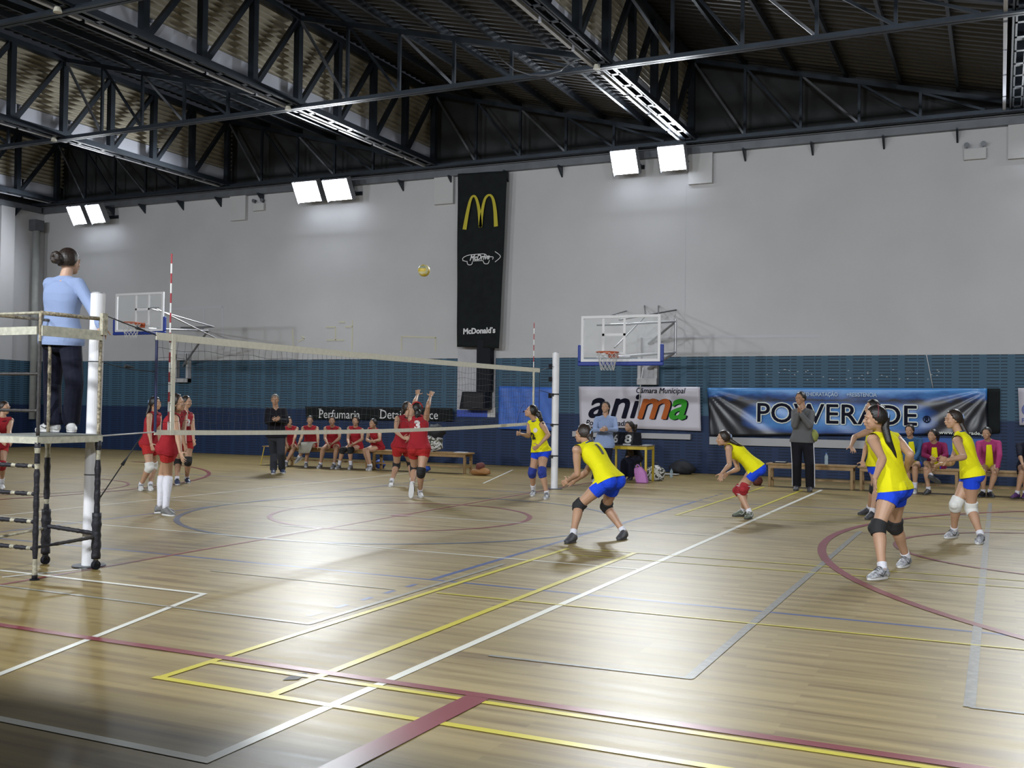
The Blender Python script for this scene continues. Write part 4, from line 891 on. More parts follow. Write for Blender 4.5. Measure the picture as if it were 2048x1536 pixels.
def head_parts(bm, hc, f, u, s):
    l = u.cross(f).normalized()
    A = (l, f, u)
    sphere(bm, hc + u*.018*s - f*.012*s, (.074*s, .094*s, .100*s), 20, A)                 # cranium
    sphere(bm, hc - u*.035*s + f*.022*s, (.058*s, .066*s, .072*s), 16, A)                # face
    sphere(bm, hc - u*.082*s + f*.046*s, (.034*s, .036*s, .030*s), 12, A)                # chin
    limb(bm, hc - u*.008*s + f*.084*s, hc - u*.032*s + f*.098*s, .008*s, .013*s, n=8)        # nose
    for k in (-1, 1):
        sphere(bm, hc + l*k*.036*s - u*.028*s + f*.062*s, (.022*s, .018*s, .022*s), 10, A)     # cheek
        sphere(bm, hc + l*k*.030*s + u*.018*s + f*.076*s, (.022*s, .012*s, .010*s), 10, A)     # brow
        sphere(bm, hc + l*k*.074*s - u*.010*s - f*.005*s, (.009*s, .020*s, .030*s), 10, A)     # ear
    sphere(bm, hc - u*.060*s + f*.082*s, (.024*s, .012*s, .012*s), 10, A)                # lips
def face_bits(me, hc, f, u, s):
    """eyes, brows and lips added to the body mesh as small dark / red surfaces"""
    bm = bmesh.new(); bm.from_mesh(me); l = u.cross(f).normalized(); A = (l, f, u)
    for k in (-1, 1):
        sphere(bm, hc + l*k*.031*s + u*.000*s + f*.0775*s, (.014*s, .009*s, .0085*s), 10, A, mi=2); sphere(bm, hc + l*k*.031*s + f*.0835*s, (.0065*s, .005*s, .0065*s), 8, A, mi=1)
        sphere(bm, hc + l*k*.031*s + u*.024*s + f*.083*s, (.019*s, .006*s, .0045*s), 8, A, mi=1)
    sphere(bm, hc - u*.058*s + f*.091*s, (.022*s, .006*s, .007*s), 10, A, mi=3)
    bm.to_mesh(me); bm.free()
SK = {'a': mat('skin_a', (.40, .235, .15, 1), .5), 'b': mat('skin_b', (.34, .19, .115, 1), .5), 'c': mat('skin_c', (.45, .28, .2, 1), .5)}
EYEB = mat('eye_dark', (.015, .01, .008, 1), .4); EYEW = mat('eye_white', (.6, .58, .55, 1), .3); LIP = mat('lips', (.35, .11, .09, 1), .5)
HB = mat('hair_dark', (.010, .007, .006, 1), .45, noise=.4, scale=60, bump=.2); HBR = mat('hair_brown', (.022, .013, .009, 1), .45, noise=.4, scale=60, bump=.2); HG = mat('hair_grey', (.12, .11, .10, 1), .6)
CLO = dict(yellow=mat('jersey_yellow', (.68, .64, .010, 1), .85, spec=.15, bump=.6, scale=9), royal=mat('shorts_blue', (.015, .06, .62, 1), .85, spec=.15, bump=.6, scale=12), red=mat('jersey_red', (.29, .018, .026, 1), .85, spec=.15, bump=.6, scale=9), redsh=mat('shorts_red', (.36, .024, .024, 1), .85, spec=.15, bump=.6, scale=12),
           black=mat('cloth_black', (.010, .010, .014, 1), .85, spec=.15, bump=.6, scale=9), navy=mat('trousers_navy', (.010, .011, .022, 1), .85, spec=.15, bump=.6, scale=8), sky=mat('sweater_light_blue', (.225, .29, .46, 1), .85, spec=.15, bump=.6, scale=7), grey=mat('sweater_grey', (.11, .11, .115, 1), .85, spec=.15, bump=.6, scale=8),
           darkgrey=mat('trousers_dark', (.03, .032, .04, 1), .85, spec=.15), crimson=mat('jacket_crimson', (.17, .012, .06, 1), .85, spec=.15), pink=mat('jacket_pink', (.32, .04, .14, 1), .85, spec=.15), teal=mat('jacket_blue', (.03, .08, .17, 1), .85, spec=.15), white=mat('sock_white', (.62, .62, .68, 1), .8, bump=.6, scale=20),
           padb=mat('knee_pad_black', (.012, .012, .014, 1), .8), padw=mat('knee_pad_white', (.6, .6, .58, 1), .8), padn=mat('knee_pad_blue', (.012, .03, .22, 1), .8), padr=mat('knee_pad_red', (.30, .012, .02, 1), .8), brown=mat('cloth_brown', (.08, .06, .045, 1), .85, spec=.15))
SH = dict(silver=mat('shoe_silver', (.5, .51, .55, 1), .5, noise=.8, scale=45), white=mat('shoe_white', (.6, .6, .6, 1), .5, noise=.2, scale=30), grey=mat('shoe_grey', (.16, .16, .16, 1), .6, noise=.3, scale=30), dark=mat('shoe_dark', (.055, .055, .065, 1), .6, noise=.3, scale=30), olive=mat('shoe_olive', (.12, .14, .10, 1), .6, noise=.4, scale=30), black=mat('shoe_black', (.012, .012, .015, 1), .5), purple=mat('shoe_purple', (.09, .03, .13, 1), .6), blue=mat('shoe_blue', (.05, .07, .14, 1), .5, noise=.5, scale=30))
SOLE = mat('sole_white', (.58, .58, .58, 1), .6); SOLED = mat('sole_dark', (.05, .05, .05, 1), .7)
RULES = []
def person(label, J, H=1.70, face=270, chest=None, pelv=None, sex='f', skin='a', top='yellow', sleeves=0, bottom='royal', blen=.34, pads=None, padw=1., socks=('short', 'white'), shoes='silver', hair='pony', hairc=HB,
           headface=None, headpitch=0., ground=0., seat=None, lift=(), dp=0., curl=.35, vox=.0075, group=None, num=None, hem=.02, loose=.012, headband=None, openjacket=None, arm_pref=None, handcurl=None, trim=True, stripe=None, hand_n=None, lay=None, badge=None):
    """J: measured joints (pixels); lengths and the ground fix their depth"""
    s = H/1.70; pelv = face if pelv is None else pelv; chest = face if chest is None else chest; headface = face if headface is None else headface
    fp, fc, fh = fdir(pelv), fdir(chest), fdir(headface)
    thigh, shank, spine, ua, fa = .245*H, .245*H, .285*H, .172*H, .150*H
    az = ground + .085*s
    ank = {}
    for k in 'LR':
        px = J['a'+k]
        if k in lift: ank[k] = None
        else: ank[k] = onZ(px, az)
    for k in 'LR':
        if ank[k] is None:
            o = 'R' if k == 'L' else 'L'; D = (depth(ank[o]) if ank[o] is not None else J.get('D')) + lift[k]; ank[k] = atD(J['a'+k], D)
    if seat is not None:
        for k in 'LR':
            if k not in lift: q = onY(J['a'+k], seat-.36+(.06 if k == 'L' else 0)); ank[k] = Vector((q.x, q.y, az))
        for k in lift: ank[k] = atD(J['a'+k], depth(ank['L' if k == 'R' else 'R']) + lift[k])
        pel = onY(J['p'], seat) if isinstance(seat, float) else Vector(seat)
    else:
        D = (depth(ank['L'])+depth(ank['R']))/2 + dp; pel = atD(J['p'], D)
    lp = UP.cross(fp).normalized()
    hip = {'L': pel + lp*.088*s, 'R': pel - lp*.088*s}
    for k in 'LR':
        if 'h'+k in J: hip[k] = atD(J['h'+k], depth(hip[k]))
    knee = {k: solve2(J['k'+k], hip[k], thigh, ank[k], shank, fp) for k in 'LR'}
    ch = solve(J['c'], pel, spine, fc if lay is None else Vector(lay), .05)     # between the shoulders
    sp = (ch-pel).normalized(); lc = UP.cross(fc).normalized(); lc = (lc - sp*lc.dot(sp)).normalized()
    shw = .170*s*(1.12 if sex == 'm' else 1.)
    sh = {'L': ch + lc*shw - sp*.014*s, 'R': ch - lc*shw - sp*.014*s}
    for k in 'LR':
        if 's'+k in J: sh[k] = atD(J['s'+k], depth(sh[k]))
    frt = lambda l, d: l.cross(d).normalized()                            # front axis from lateral (left) and up-ish
    fcx = frt(lc, sp)
    ap = arm_pref or {}
    elb = {}; wri = {}; tip = {}
    for k in 'LR':
        pr = ap.get('e'+k, fcx*.3 - UP*.2); elb[k] = solve(J['e'+k], sh[k], ua, pr); pr = ap.get('w'+k, fcx); wri[k] = solve(J['w'+k], elb[k], fa, pr)
        tip[k] = solve(J['t'+k], wri[k], .165*s, ap.get('t'+k, (wri[k]-elb[k]).normalized())) if 't'+k in J else wri[k] + (wri[k]-elb[k]).normalized()*.165*s
    hd = solve(J['h'], ch + sp*.02*s, .205*s, fh*.5, .02)
    hu = ((hd - ch).normalized()*.35 + UP).normalized(); fh = (fh*cos(radians(headpitch)) + UP*sin(radians(headpitch))).normalized(); hu = (hu - fh*hu.dot(fh)).normalized()
    RULES.append((label[:34], 'H%.2f' % H, ' '.join('%s%.2f' % (n, v) for n, v in (('thL', (knee['L']-hip['L']).length/thigh), ('thR', (knee['R']-hip['R']).length/thigh), ('shL', (ank['L']-knee['L']).length/shank), ('shR', (ank['R']-knee['R']).length/shank), ('sp', (ch-pel).length/spine), ('uaL', (elb['L']-sh['L']).length/ua), ('uaR', (elb['R']-sh['R']).length/ua), ('faL', (wri['L']-elb['L']).length/fa), ('faR', (wri['R']-elb['R']).length/fa), ('hd', (hd-ch).length/(.205*s)))), 'pelZ %.2f' % pel.z))
    base = Vector(((ank['L'].x+ank['R'].x)/2, (ank['L'].y+ank['R'].y)/2, ground)) if seat is None else Vector((pel.x, pel.y, 0))
    root = thing('person', label, 'person', base, group)
    m = 1.12 if sex == 'm' else 1.
    # torso sections (t along spine, half width, front depth, back depth)
    def secs(inf=0., t0=-.22, t1=1.12, flare=0.):
        tab = [(-.24, .085, .07, .075), (-.16, .150, .095, .115), (-.04, .170, .105, .125), (.10, .165, .105, .112), (.28, .142, .098, .092), (.42, .128, .095, .088), (.58, .138, .105, .095), (.74, .152, .128 if sex == 'f' else .115, .105), (.88, .158, .108, .105), (.98, .150, .085, .09), (1.04, .115, .06, .075), (1.10, .07, .052, .06)]
        if sex == 'm': tab = [(t, w*(1.0 if t < .3 else 1.12), a, b) for t, w, a, b in tab]
        out = []
        for t, w, a, b in tab:
            if t < t0-1e-6 or t > t1+1e-6: continue
            tt = max(min(t, 1), 0); l = (lp*(1-tt)+lc*tt).normalized(); base_up = (UP*.5 + sp*.5) if t < 0 else sp
            c = pel + sp*spine*t if t >= 0 else pel - (UP*.6+sp*.4).normalized()*spine*(-t)
            bow = frt(lc, sp)*(-.018*s*sin(pi*tt)); f = frt(l, sp)
            fl = flare*max(0, .55-t)
            out.append((c+bow, l, f, (w+fl)*s + inf, (a+fl*.9)*s + inf, (b+fl*.9)*s + inf))
        return out
    # ---- body
    bm = NB(); loft(bm, secs())
    for k in 'LR':
        sg = 1 if k == 'L' else -1
        kf = (((hip[k]-knee[k]).normalized() + (ank[k]-knee[k]).normalized())*-1); kf = kf.normalized() if kf.length > .05 else fp
        limb(bm, hip[k], knee[k], .088*s, .056*s, bulge=.012*s, bt=.3)
        calfd = -kf
        limb(bm, knee[k], ank[k], .053*s, .036*s, bulge=.012*s, bt=.28, bdir=calfd); sphere(bm, knee[k]+kf*.008*s, .056*s, 12)
        sphere(bm, hip[k] - fp*.045*s + UP*.01*s, .098*s*(1 if sex == 'f' else .93), 14)
        limb(bm, sh[k], elb[k], .047*s*m, .038*s*m, bulge=.006*s, bt=.35); limb(bm, elb[k], wri[k], .037*s*m, .024*s*m, bulge=.007*s, bt=.25)
        sphere(bm, sh[k], .056*s*m, 12); limb(bm, ch + sp*.0*s + (sh[k]-ch)*.35, sh[k] - sp*.01*s, .055*s, .050*s*m); limb(bm, ch + sp*.060*s, sh[k]*.72 + ch*.28 + sp*.018*s, .046*s, .036*s*m)
        ft0 = J.get('toe'+k); fd = None
        if ft0:
            tp = (onZ(ft0, ground+.03) if seat is None else atD(ft0, depth(ank[k])-.12)) if k not in lift else atD(ft0, depth(ank[k])+ (J.get('td'+k, 0)))
            fd = tp-ank[k]
            if k not in lift: fd.z = 0
        if not fd or fd.length < .02: fd = fp.copy()
        fd.normalize(); J['_fd'+k] = fd
        limb(bm, ank[k], ank[k] + fd*.05*s - UP*.045*s*(1 if k not in lift else 0), .036*s, .024*s)      # foot inside the shoe
        pn = (hand_n or {}).get(k)
        if pn is None: pn = (-lc*sg*.8 + fcx*.2)
        hand(bm, wri[k], tip[k], pn, s, (handcurl or {}).get(k, curl), .13, side=-sg)
    limb(bm, ch + sp*.03*s, hd - hu*.05*s - fh*.015*s, .054*s*m, .050*s*m)
    head_parts(bm, hd, fh, hu, s*1.0)
    me = voxmesh(bm, vox, 3)
    face_bits(me, hd, fh, hu, s)
    body = mk('body', me, [SK[skin], EYEB, EYEW, LIP], root)
    # ---- hair
    l = hu.cross(fh).normalized(); bm = NB(); rnd = random.Random(len(RULES))
    R_ = []
    N1, N2 = 18, 28
    for i in range(N1+1):
        th = pi*i/N1; ring = []
        for j in range(N2):
            a = 2*pi*j/N2; d = Vector((sin(th)*cos(a), sin(th)*sin(a), cos(th)))       # local: x=left, y=front, z=up
            zone = d.z - .24 + (.45 - d.y)*1.3                                         # hair line
            if abs(d.x) > .6: zone += .3*(abs(d.x)-.6)/.4
            k = 1.0 if zone > 0 else max(.72, 1.0 + zone*1.6)
            if d.z < -.62: k = min(k, .8)
            w = .012*sin(a*9+th*3) if zone > 0 else 0
            q = Vector((d.x*.089, d.y*.107, d.z*.114))*s*(k + w)*(1.0 if hair != 'short' else .965)
            ring.append(hd + hu*.018*s - fh*.014*s + l*q.x + fh*q.y + hu*q.z)
        R_.append(ring)
    if hair != 'bald' or True:
        vs = [[bm.verts.new(p) for p in r] for r in R_[1:-1]]; tp_, bt_ = bm.verts.new(R_[0][0]), bm.verts.new(R_[-1][0])
        for i in range(len(vs)-1):
            for j in range(N2): bm.faces.new((vs[i][j], vs[i+1][j], vs[i+1][(j+1) % N2], vs[i][(j+1) % N2]))
        for j in range(N2): bm.faces.new((tp_, vs[0][j], vs[0][(j+1) % N2])); bm.faces.new((bt_, vs[-1][(j+1) % N2], vs[-1][j]))
    knot = hd + hu*.03*s - fh*.115*s
    if hair in ('pony', 'long', 'curly'):
        pts = [knot + Vector((0, 0, 0))]
        if 'tail' in J: 
            D0 = depth(knot); dd = J.get('taild', (-.02, -.06)); pts = [knot] + [atD(p, D0 + dd[min(i, len(dd)-1)]) for i, p in enumerate(J['tail'])]
        else: pts = [knot, knot - fh*.045*s - hu*.03*s, knot - fh*.05*s - hu*.12*s, knot - fh*.03*s - hu*.20*s]
        n = len(pts); wd = .034 if hair != 'curly' else .05
        for i in range(n-1):
            f0, f1 = i/(n-1), (i+1)/(n-1); rr = lambda f: wd*s*(.75+.5*sin(pi*min(f*1.2, 1)))*(1-.72*f**2)
            limb(bm, pts[i], pts[i+1], rr(f0), rr(f1), n=10)
        if hair == 'curly':
            for i in range(16): sphere(bm, pts[rnd.randrange(1, n)] + Vector((rnd.uniform(-1, 1), rnd.uniform(-1, 1), rnd.uniform(-1, 1)))*.035*s, .026*s, 8)
    if hair == 'bun':
        for i in range(7): a = i*.9; sphere(bm, knot - fh*.03*s + hu*(.0+.028*sin(a))*s + l*.030*cos(a)*s, .034*s, 10)
    if hair == 'bob':
        for i in range(10): a = pi*i/9; sphere(bm, hd - hu*.06*s - fh*(.03+.05*sin(a))*s + l*cos(a)*.072*s, .034*s, 8)
    hme = voxmesh(bm, vox*.8, 1)
    ho = mk('hair', hme, hairc, root)
    if hair in ('pony', 'long') and 'tail' in J:
        bm = NB(); q = knot - fh*.005*s; tube(bm, [q + (l*cos(a) + hu*sin(a))*.030*s for a in [2*pi*k/16 for k in range(16)]], .008*s, 8, closed=True); link('hair_tie', bm, mat('hair_tie', (.2, .3, .5, 1), .5), ho, smooth=True)
    if headband:
        bm = NB(); pts = []
        for k in range(28):
            a = pi*(k/27)*1.0; pts.append(hd + hu*.02*s - fh*.012*s + (l*cos(a)*.087 + (hu*.96+fh*headband[1]).normalized()*sin(a)*.116)*s)
        tube(bm, pts, headband[2]*s, 8); link('headband', bm, headband[0], ho, smooth=True)
    # ---- clothes
    def cut(me, co_, no):
        bm = bmesh.new(); bm.from_mesh(me); r = bmesh.ops.bisect_plane(bm, geom=bm.verts[:]+bm.edges[:]+bm.faces[:], plane_co=co_, plane_no=no, clear_outer=True); bm.to_mesh(me); bm.free()
    def solid(o, th=.004): so = o.modifiers.new('t', 'SOLIDIFY'); so.thickness = th; so.offset = 1
    # shorts / trousers
    bm = NB(); loft(bm, secs(.008*s, -.24, .28))
    full = blen > 1.2
    for k in 'LR':
        sphere(bm, hip[k] - fp*.045*s + UP*.01*s, .110*s*(1 if sex == 'f' else .95), 14)
        if full:
            lo = ank[k] + UP*.0; limb(bm, hip[k], knee[k], .102*s, .080*s); limb(bm, knee[k], lo, .079*s, .070*s*(1.05 if sex == 'm' else 1.1))
        else:
            e = hip[k].lerp(knee[k], min(blen+.12, 1.)); limb(bm, hip[k], e, .106*s, .091*s+(.010 if loose > .015 else 0))
    me = voxmesh(bm, vox*1.1, 3)
    if full:
        for k in 'LR':
            cut(me, ank[k] - UP*.015*s, -UP) if (k not in lift and abs(ank['L'].z-ank['R'].z) < .02) else None
    else:
        # trim each leg square to its thigh
        bm = bmesh.new(); bm.from_mesh(me)
        mid = pel
        dl = []
        for f in bm.faces:
            c = f.calc_center_median()
            k = min('LR', key=lambda q: ((c-hip[q]) - (knee[q]-hip[q])*max(0, min(1, (c-hip[q]).dot(knee[q]-hip[q])/(knee[q]-hip[q]).length_squared))).length)
            if (c-hip[k]).dot(knee[k]-hip[k])/(knee[k]-hip[k]).length_squared > blen: dl.append(f)
        bmesh.ops.delete(bm, geom=dl, context='FACES'); bm.to_mesh(me); bm.free()
    bo = mk('shorts' if not full else 'trousers', me, CLO[bottom], root); 
    if stripe:
        for k in 'LR':
            sg = 1 if k == 'L' else -1; bm = NB(); a = hip[k] + lp*sg*.103*s; b = knee[k] + lp*sg*.083*s; c = ank[k] + lp*sg*.078*s; 
            tube(bm, [a, b, c], .009*s, 6); link('side_stripe', bm, CLO['white'], bo)
    bm2 = None; cut(bo.data, pel + sp*spine*(hem+(.06 if seat is None else .12)), sp)
    # top
    bm = NB(); loft(bm, secs(loose*s, -.17, 1.10, flare=.045 if loose <= .012 else .04))
    for k in 'LR':
        sg = 1 if k == 'L' else -1
        limb(bm, ch + sp*.050*s, sh[k]*.72 + ch*.28 + sp*.018*s, .052*s, .044*s*m)
        if hem < .05 and seat is None: sphere(bm, hip[k] - fp*.045*s + UP*.01*s, .114*s, 14); limb(bm, hip[k], hip[k].lerp(knee[k], .2), .105*s, .10*s)
        if sleeves == 0: limb(bm, ch + (sh[k]-ch)*.3 - sp*.0*s, sh[k]*.92 + ch*.08 + sp*.006*s, .067*s*m, .064*s*m)
        else:
            limb(bm, ch + (sh[k]-ch)*.3, sh[k], .068*s*m, .064*s*m); e = sh[k].lerp(elb[k], min(sleeves, 1)); limb(bm, sh[k], e, .062*s*m, .052*s*m)
            if sleeves > 1: limb(bm, elb[k], elb[k].lerp(wri[k], min(sleeves-1, .97)), .052*s*m, .040*s*m)
    me = voxmesh(bm, vox*1.05, 5)
    if sleeves == 0:      # open armholes: drop the cloth that lies round the upper arm
        b3 = bmesh.new(); b3.from_mesh(me); dl = []
        for f in b3.faces:
            c = f.calc_center_median()
            for k in 'LR':
                sg = 1 if k == 'L' else -1; a_ = sh[k] + lc*sg*.012*s; e_ = elb[k] - sh[k]; t_ = max(0., min(.6, (c-a_).dot(e_)/e_.length_squared)); 
                if (c - a_ - e_*t_).length < .070*s*m: dl.append(f); break
        bmesh.ops.delete(b3, geom=dl, context='FACES'); b3.to_mesh(me); b3.free()
    # hem square to the hips
    hn = (sp*.75 + UP*.25).normalized() if seat is None else sp; cut(me, pel + sp*spine*(hem-.02), -hn)
    toff = mk('jersey' if sleeves == 0 else ('jacket' if openjacket or top in ('crimson', 'pink', 'teal', 'black') else 'sweater'), me, CLO[top], root)
    if trim and sleeves == 0:
        for k in 'LR':       # dark neck trim
            pass
        nc = ch + sp*.055*s; bm = NB(); tube(bm, [nc + lc*cos(a)*.075*s + fcx*(sin(a)*.068*s) - sp*(.03*s*max(0, sin(a))) for a in [2*pi*k/24 for k in range(24)]], .008*s, 8, closed=True); link('collar', bm, CLO['padn'] if top == 'yellow' else CLO['black'], toff, smooth=True)
    if openjacket:
        bm = NB(); A = [pel + sp*spine*t + fcx*(.128 + (.02 if t > .5 else .012))*s*(1 if t < .9 else .72) for t in (.04, .3, .55, .78, .95, 1.02)]
        rings(bm, [[p - lc*.078*s*(1-.45*i/5), p + lc*.078*s*(1-.45*i/5), p + lc*.07*s*(1-.45*i/5) + fcx*.008, p - lc*.07*s*(1-.45*i/5) + fcx*.008] for i, p in enumerate(A)]); link('shirt_front', bm, CLO[openjacket], toff, smooth=True)
    if badge:
        lt, tt_, rr_, bmat_ = badge; bpy.context.view_layer.update(); mw = toff.matrix_world.inverted(); o_ = pel + sp*spine*tt_ + lc*lt*s; bm = NB(); cc = []
        for i in range(17):
            a_ = 2*pi*i/16; p_ = o_ + ((lc*cos(a_) + sp*sin(a_))*rr_ if i < 16 else Vector()) + fcx*.4; ok, q, n_, i_ = toff.ray_cast(mw @ p_, (mw.to_3x3() @ (-fcx)).normalized()); cc.append(bm.verts.new((q if ok else p_ - fcx*.3) + fcx*.006))
        for i in range(16): bm.faces.new((cc[i], cc[(i+1) % 16], cc[16]))
        link('badge', bm, bmat_, toff)
        if lt == 0: bm = NB(); tube(bm, [ch + sp*.06*s + lc*.05*s, o_ + fcx*.135*s + sp*rr_, ch + sp*.06*s - lc*.05*s], .004, 6); link('lanyard', bm, CLO['navy'], toff)
    if num:
        txt, where, size, nm = num[:4]
        f = fcx if where == 'front' else -fcx; X = lc*-1 if where == 'back' else lc; X = X*-1 if where == 'back' else X
        Xd = (-lc if where == 'back' else lc); Xd = Xd*1.0
        Xd = sp.cross(f).normalized()
        org_ = pel + sp*spine*(num[4] if len(num) > 4 else .52) - Xd*size*.3*len(txt) + f*.12*s
        # lettering pressed on the cloth: drop each vertex onto the jersey
        dg = bpy.context.evaluated_depsgraph_get(); 
        bpy.context.view_layer.update(); mw = toff.matrix_world.inverted()
        def wpn(p):
            ok, q, n_, i_ = toff.ray_cast(mw @ (p + f*.3), (mw.to_3x3() @ (-f)).normalized()); return (toff.matrix_world @ q) + f*.009 if ok else p
        text_obj('number', txt, nm, org_, size, toff, xdir=Xd, up=sp, bold=.012, ext=.0, warp=wpn, subdiv=4)
    # ---- knee pads, socks, shoes
    for k in 'LR':
        if pads and not full:
            pm = CLO[pads]; a = knee[k].lerp(hip[k], .17*padw); b = knee[k].lerp(ank[k], .16*padw); kf = (((hip[k]-knee[k]).normalized() + (ank[k]-knee[k]).normalized())*-1); kf = kf.normalized() if kf.length > .08 else fp
            bm = NB(); tube(bm, [a, a.lerp(knee[k], .6), knee[k], knee[k].lerp(b, .5), b], [.079*s, .078*s, .078*s, .074*s, .067*s], 18); sphere(bm, knee[k] + kf*.028*s, (.064*s), 12); po = mk('knee_pad', voxmesh(bm, vox*.8, 2), pm, root)
            if pads == 'padr': bm = NB(); x_, y_, _ = frame(a-b); tube(bm, [a + (x_*cos(t)+y_*sin(t))*0.079*s for t in [2*pi*i/20 for i in range(20)]], .005, 6, closed=True); tube(bm, [b + (x_*cos(t)+y_*sin(t))*0.068*s for t in [2*pi*i/20 for i in range(20)]], .005, 6, closed=True); link('pad_edge', bm, CLO['white'], po)
        fd = J['_fd'+k]; kind, sc = socks if not isinstance(socks, dict) else socks[k]
        tt = {'short': .16, 'mid': .34, 'knee': .93, 'none': 0}[kind]
        if tt and not full:
            bm = NB(); a = ank[k]; b = ank[k].lerp(knee[k], tt); N_ = 8; kf2 = (((hip[k]-knee[k]).normalized() + (ank[k]-knee[k]).normalized())*-1); kf2 = kf2.normalized() if kf2.length > .05 else fp
            tube(bm, [a.lerp(b, i/N_) - kf2*.007*s*math.exp(-((1-tt*i/N_-.28)/.22)**2) for i in range(N_+1)], [(.041 + (.018*tt*i/N_) + .013*math.exp(-((1-tt*i/N_-.28)/.22)**2))*s for i in range(N_+1)], 16); link('sock', bm, CLO[sc], root, smooth=True)
        # shoe
        uu = UP if k not in lift else (knee[k]-ank[k]).normalized(); uu = (uu - fd*uu.dot(fd)).normalized(); lf = uu.cross(fd)
        o0 = ank[k] - uu*.082*s; bm = NB(); prof = [(-.072, .026, .065), (-.058, .037, .108), (-.02, .043, .124), (.02, .044, .122), (.055, .046, .104), (.09, .049, .082), (.13, .049, .064), (.165, .041, .050), (.188, .024, .032)]; R2 = []
        for x, w, h in prof:
            c = o0 + fd*x*s; R2.append([c + lf*cos(a)*w*s*(1 if sin(a) < .3 else .86) + uu*(max(.018*s, (h*.5 + h*.5*sin(a))*s)) for a in [2*pi*i/16 for i in range(16)]])
        rings(bm, R2); so = link('shoe', bm, SH[shoes], root, smooth=True)
        sd = so.modifiers.new('s', 'SUBSURF'); sd.levels = 1; sd.render_levels = 1
        bm = NB(); R2 = []
        for z, gr in ((.0, .0), (.022, .003)):
            R2.append([o0 + uu*z*s + fd*(.060+(.131+gr)*cos(a))*s + lf*(.041+gr+.008*cos(a))*sin(a)*s for a in [2*pi*i/24 for i in range(24)]])
        rings(bm, R2); link('sole', bm, SOLE if shoes not in ('black', 'dark', 'purple', 'olive') else SOLED, so)
        if shoes in ('silver', 'white', 'olive', 'blue'):
            bm = NB()
            for x, h in ((.045, .114), (.065, .102), (.085, .090)): tube(bm, [o0 + fd*x*s + lf*y*s + uu*(h-abs(y)*.35)*s for y in (-.028, 0, .028)], .0035*s, 6)
            for sg in (-1, 1): tube(bm, [o0 + fd*.0*s + lf*sg*.041*s + uu*.075*s, o0 + fd*.045*s + lf*sg*.047*s + uu*.035*s, o0 + fd*.09*s + lf*sg*.046*s + uu*.05*s], .005*s, 6)
            link('laces', bm, SOLED if shoes != 'olive' else SOLE, so)
    return root
Y_, R_T, BN_R, BN_Y = 'players of the yellow team on court', 'players of the red team on court', 'red reserves on the bench', 'yellow reserves on the bench'
def c8(x0, y0, sc, **k): return {n: ([(x0+a/sc, y0+b/sc) for a, b in v] if isinstance(v, list) else ((x0+v[0]/sc, y0+v[1]/sc) if isinstance(v, tuple) and n != 'taild' else v)) for n, v in k.items()}
dig = mat('digit_dark', (.03, .03, .02, 1), .6); digw = mat('digit_pale', (.6, .55, .55, 1), .6)
NEARV = .0065
# crouching yellow player seen from behind
person('crouching player in yellow jersey number 1 seen from behind, black knee pads',
       dict(h=(1166, 868), c=(1179, 896), p=(1219, 963), eL=(1155, 948), wL=(1137, 961), tL=(1120, 970), eR=(1172, 945), wR=(1150, 962), tR=(1133, 968), kL=(1157, 1012), kR=(1212, 1013), aL=(1146, 1070), aR=(1248, 1064), toeL=(1117, 1086), toeR=(1226, 1079), sL=(1153, 900), tail=[(1180, 876), (1186, 890), (1188, 896)]),
       H=1.66, face=232, chest=225, pelv=228, headface=235, group=Y_, top='yellow', bottom='royal', pads='padb', shoes='dark', hairc=HBR, num=('1', 'back', .2, dig, .66), dp=.05, vox=NEARV, blen=.42, headpitch=5, socks=('short', 'white'), arm_pref=dict(wL=-fdir(0)*.2 + fdir(270), eL=-UP, wR=fdir(250)))
# main yellow player at the right
person('tallest yellow player in the foreground with a long ponytail, hands near her hips',
       c8(1600, 790, 3.9375, h=(588, 185), c=(655, 330), p=(738, 745), sL=(572, 355), sR=(762, 352), eL=(650, 505), wL=(592, 655), tL=(590, 775), eR=(868, 465), wR=(835, 600), tR=(800, 640), kL=(612, 1050), kR=(745, 1030), aL=(650, 1375), aR=(838, 1280), toeL=(480, 1440), toeR=(700, 1360), tail=[(670, 260), (700, 370), (745, 465), (758, 495)]),
       H=1.74, face=235, chest=215, pelv=232, headface=262, group=Y_, top='yellow', bottom='royal', pads='padb', shoes='silver', hair='long', hairc=HB, dp=.0, vox=NEARV, blen=.36, headband=(mat('band_maroon', (.12, .02, .03, 1), .6), -.1, .005), hem=.0, arm_pref=dict(eR=-fdir(215)*.2, wR=fdir(215), eL=fdir(10)*3, wL=fdir(270)*.5), hand_n={'L': fdir(90), 'R': fdir(90)}, curl=.12)
person('yellow player running behind the foreground player, one arm stretched out to the left',
       dict(h=(1744, 816), c=(1748, 850), p=(1752, 932), sL=(1739, 862), eL=(1709, 874), wL=(1702, 892), tL=(1709, 905), eR=(1733, 893), wR=(1725, 922), tR=(1727, 938), kL=(1749, 978), kR=(1757, 976), aL=(1738, 1018), aR=(1744, 1026), toeL=(1716, 1026), toeR=(1722, 1037)),
       H=1.72, face=268, chest=262, group=Y_, pads='padb', shoes='dark', hair='pony', dp=.05, curl=.5, socks=('short', 'white'))
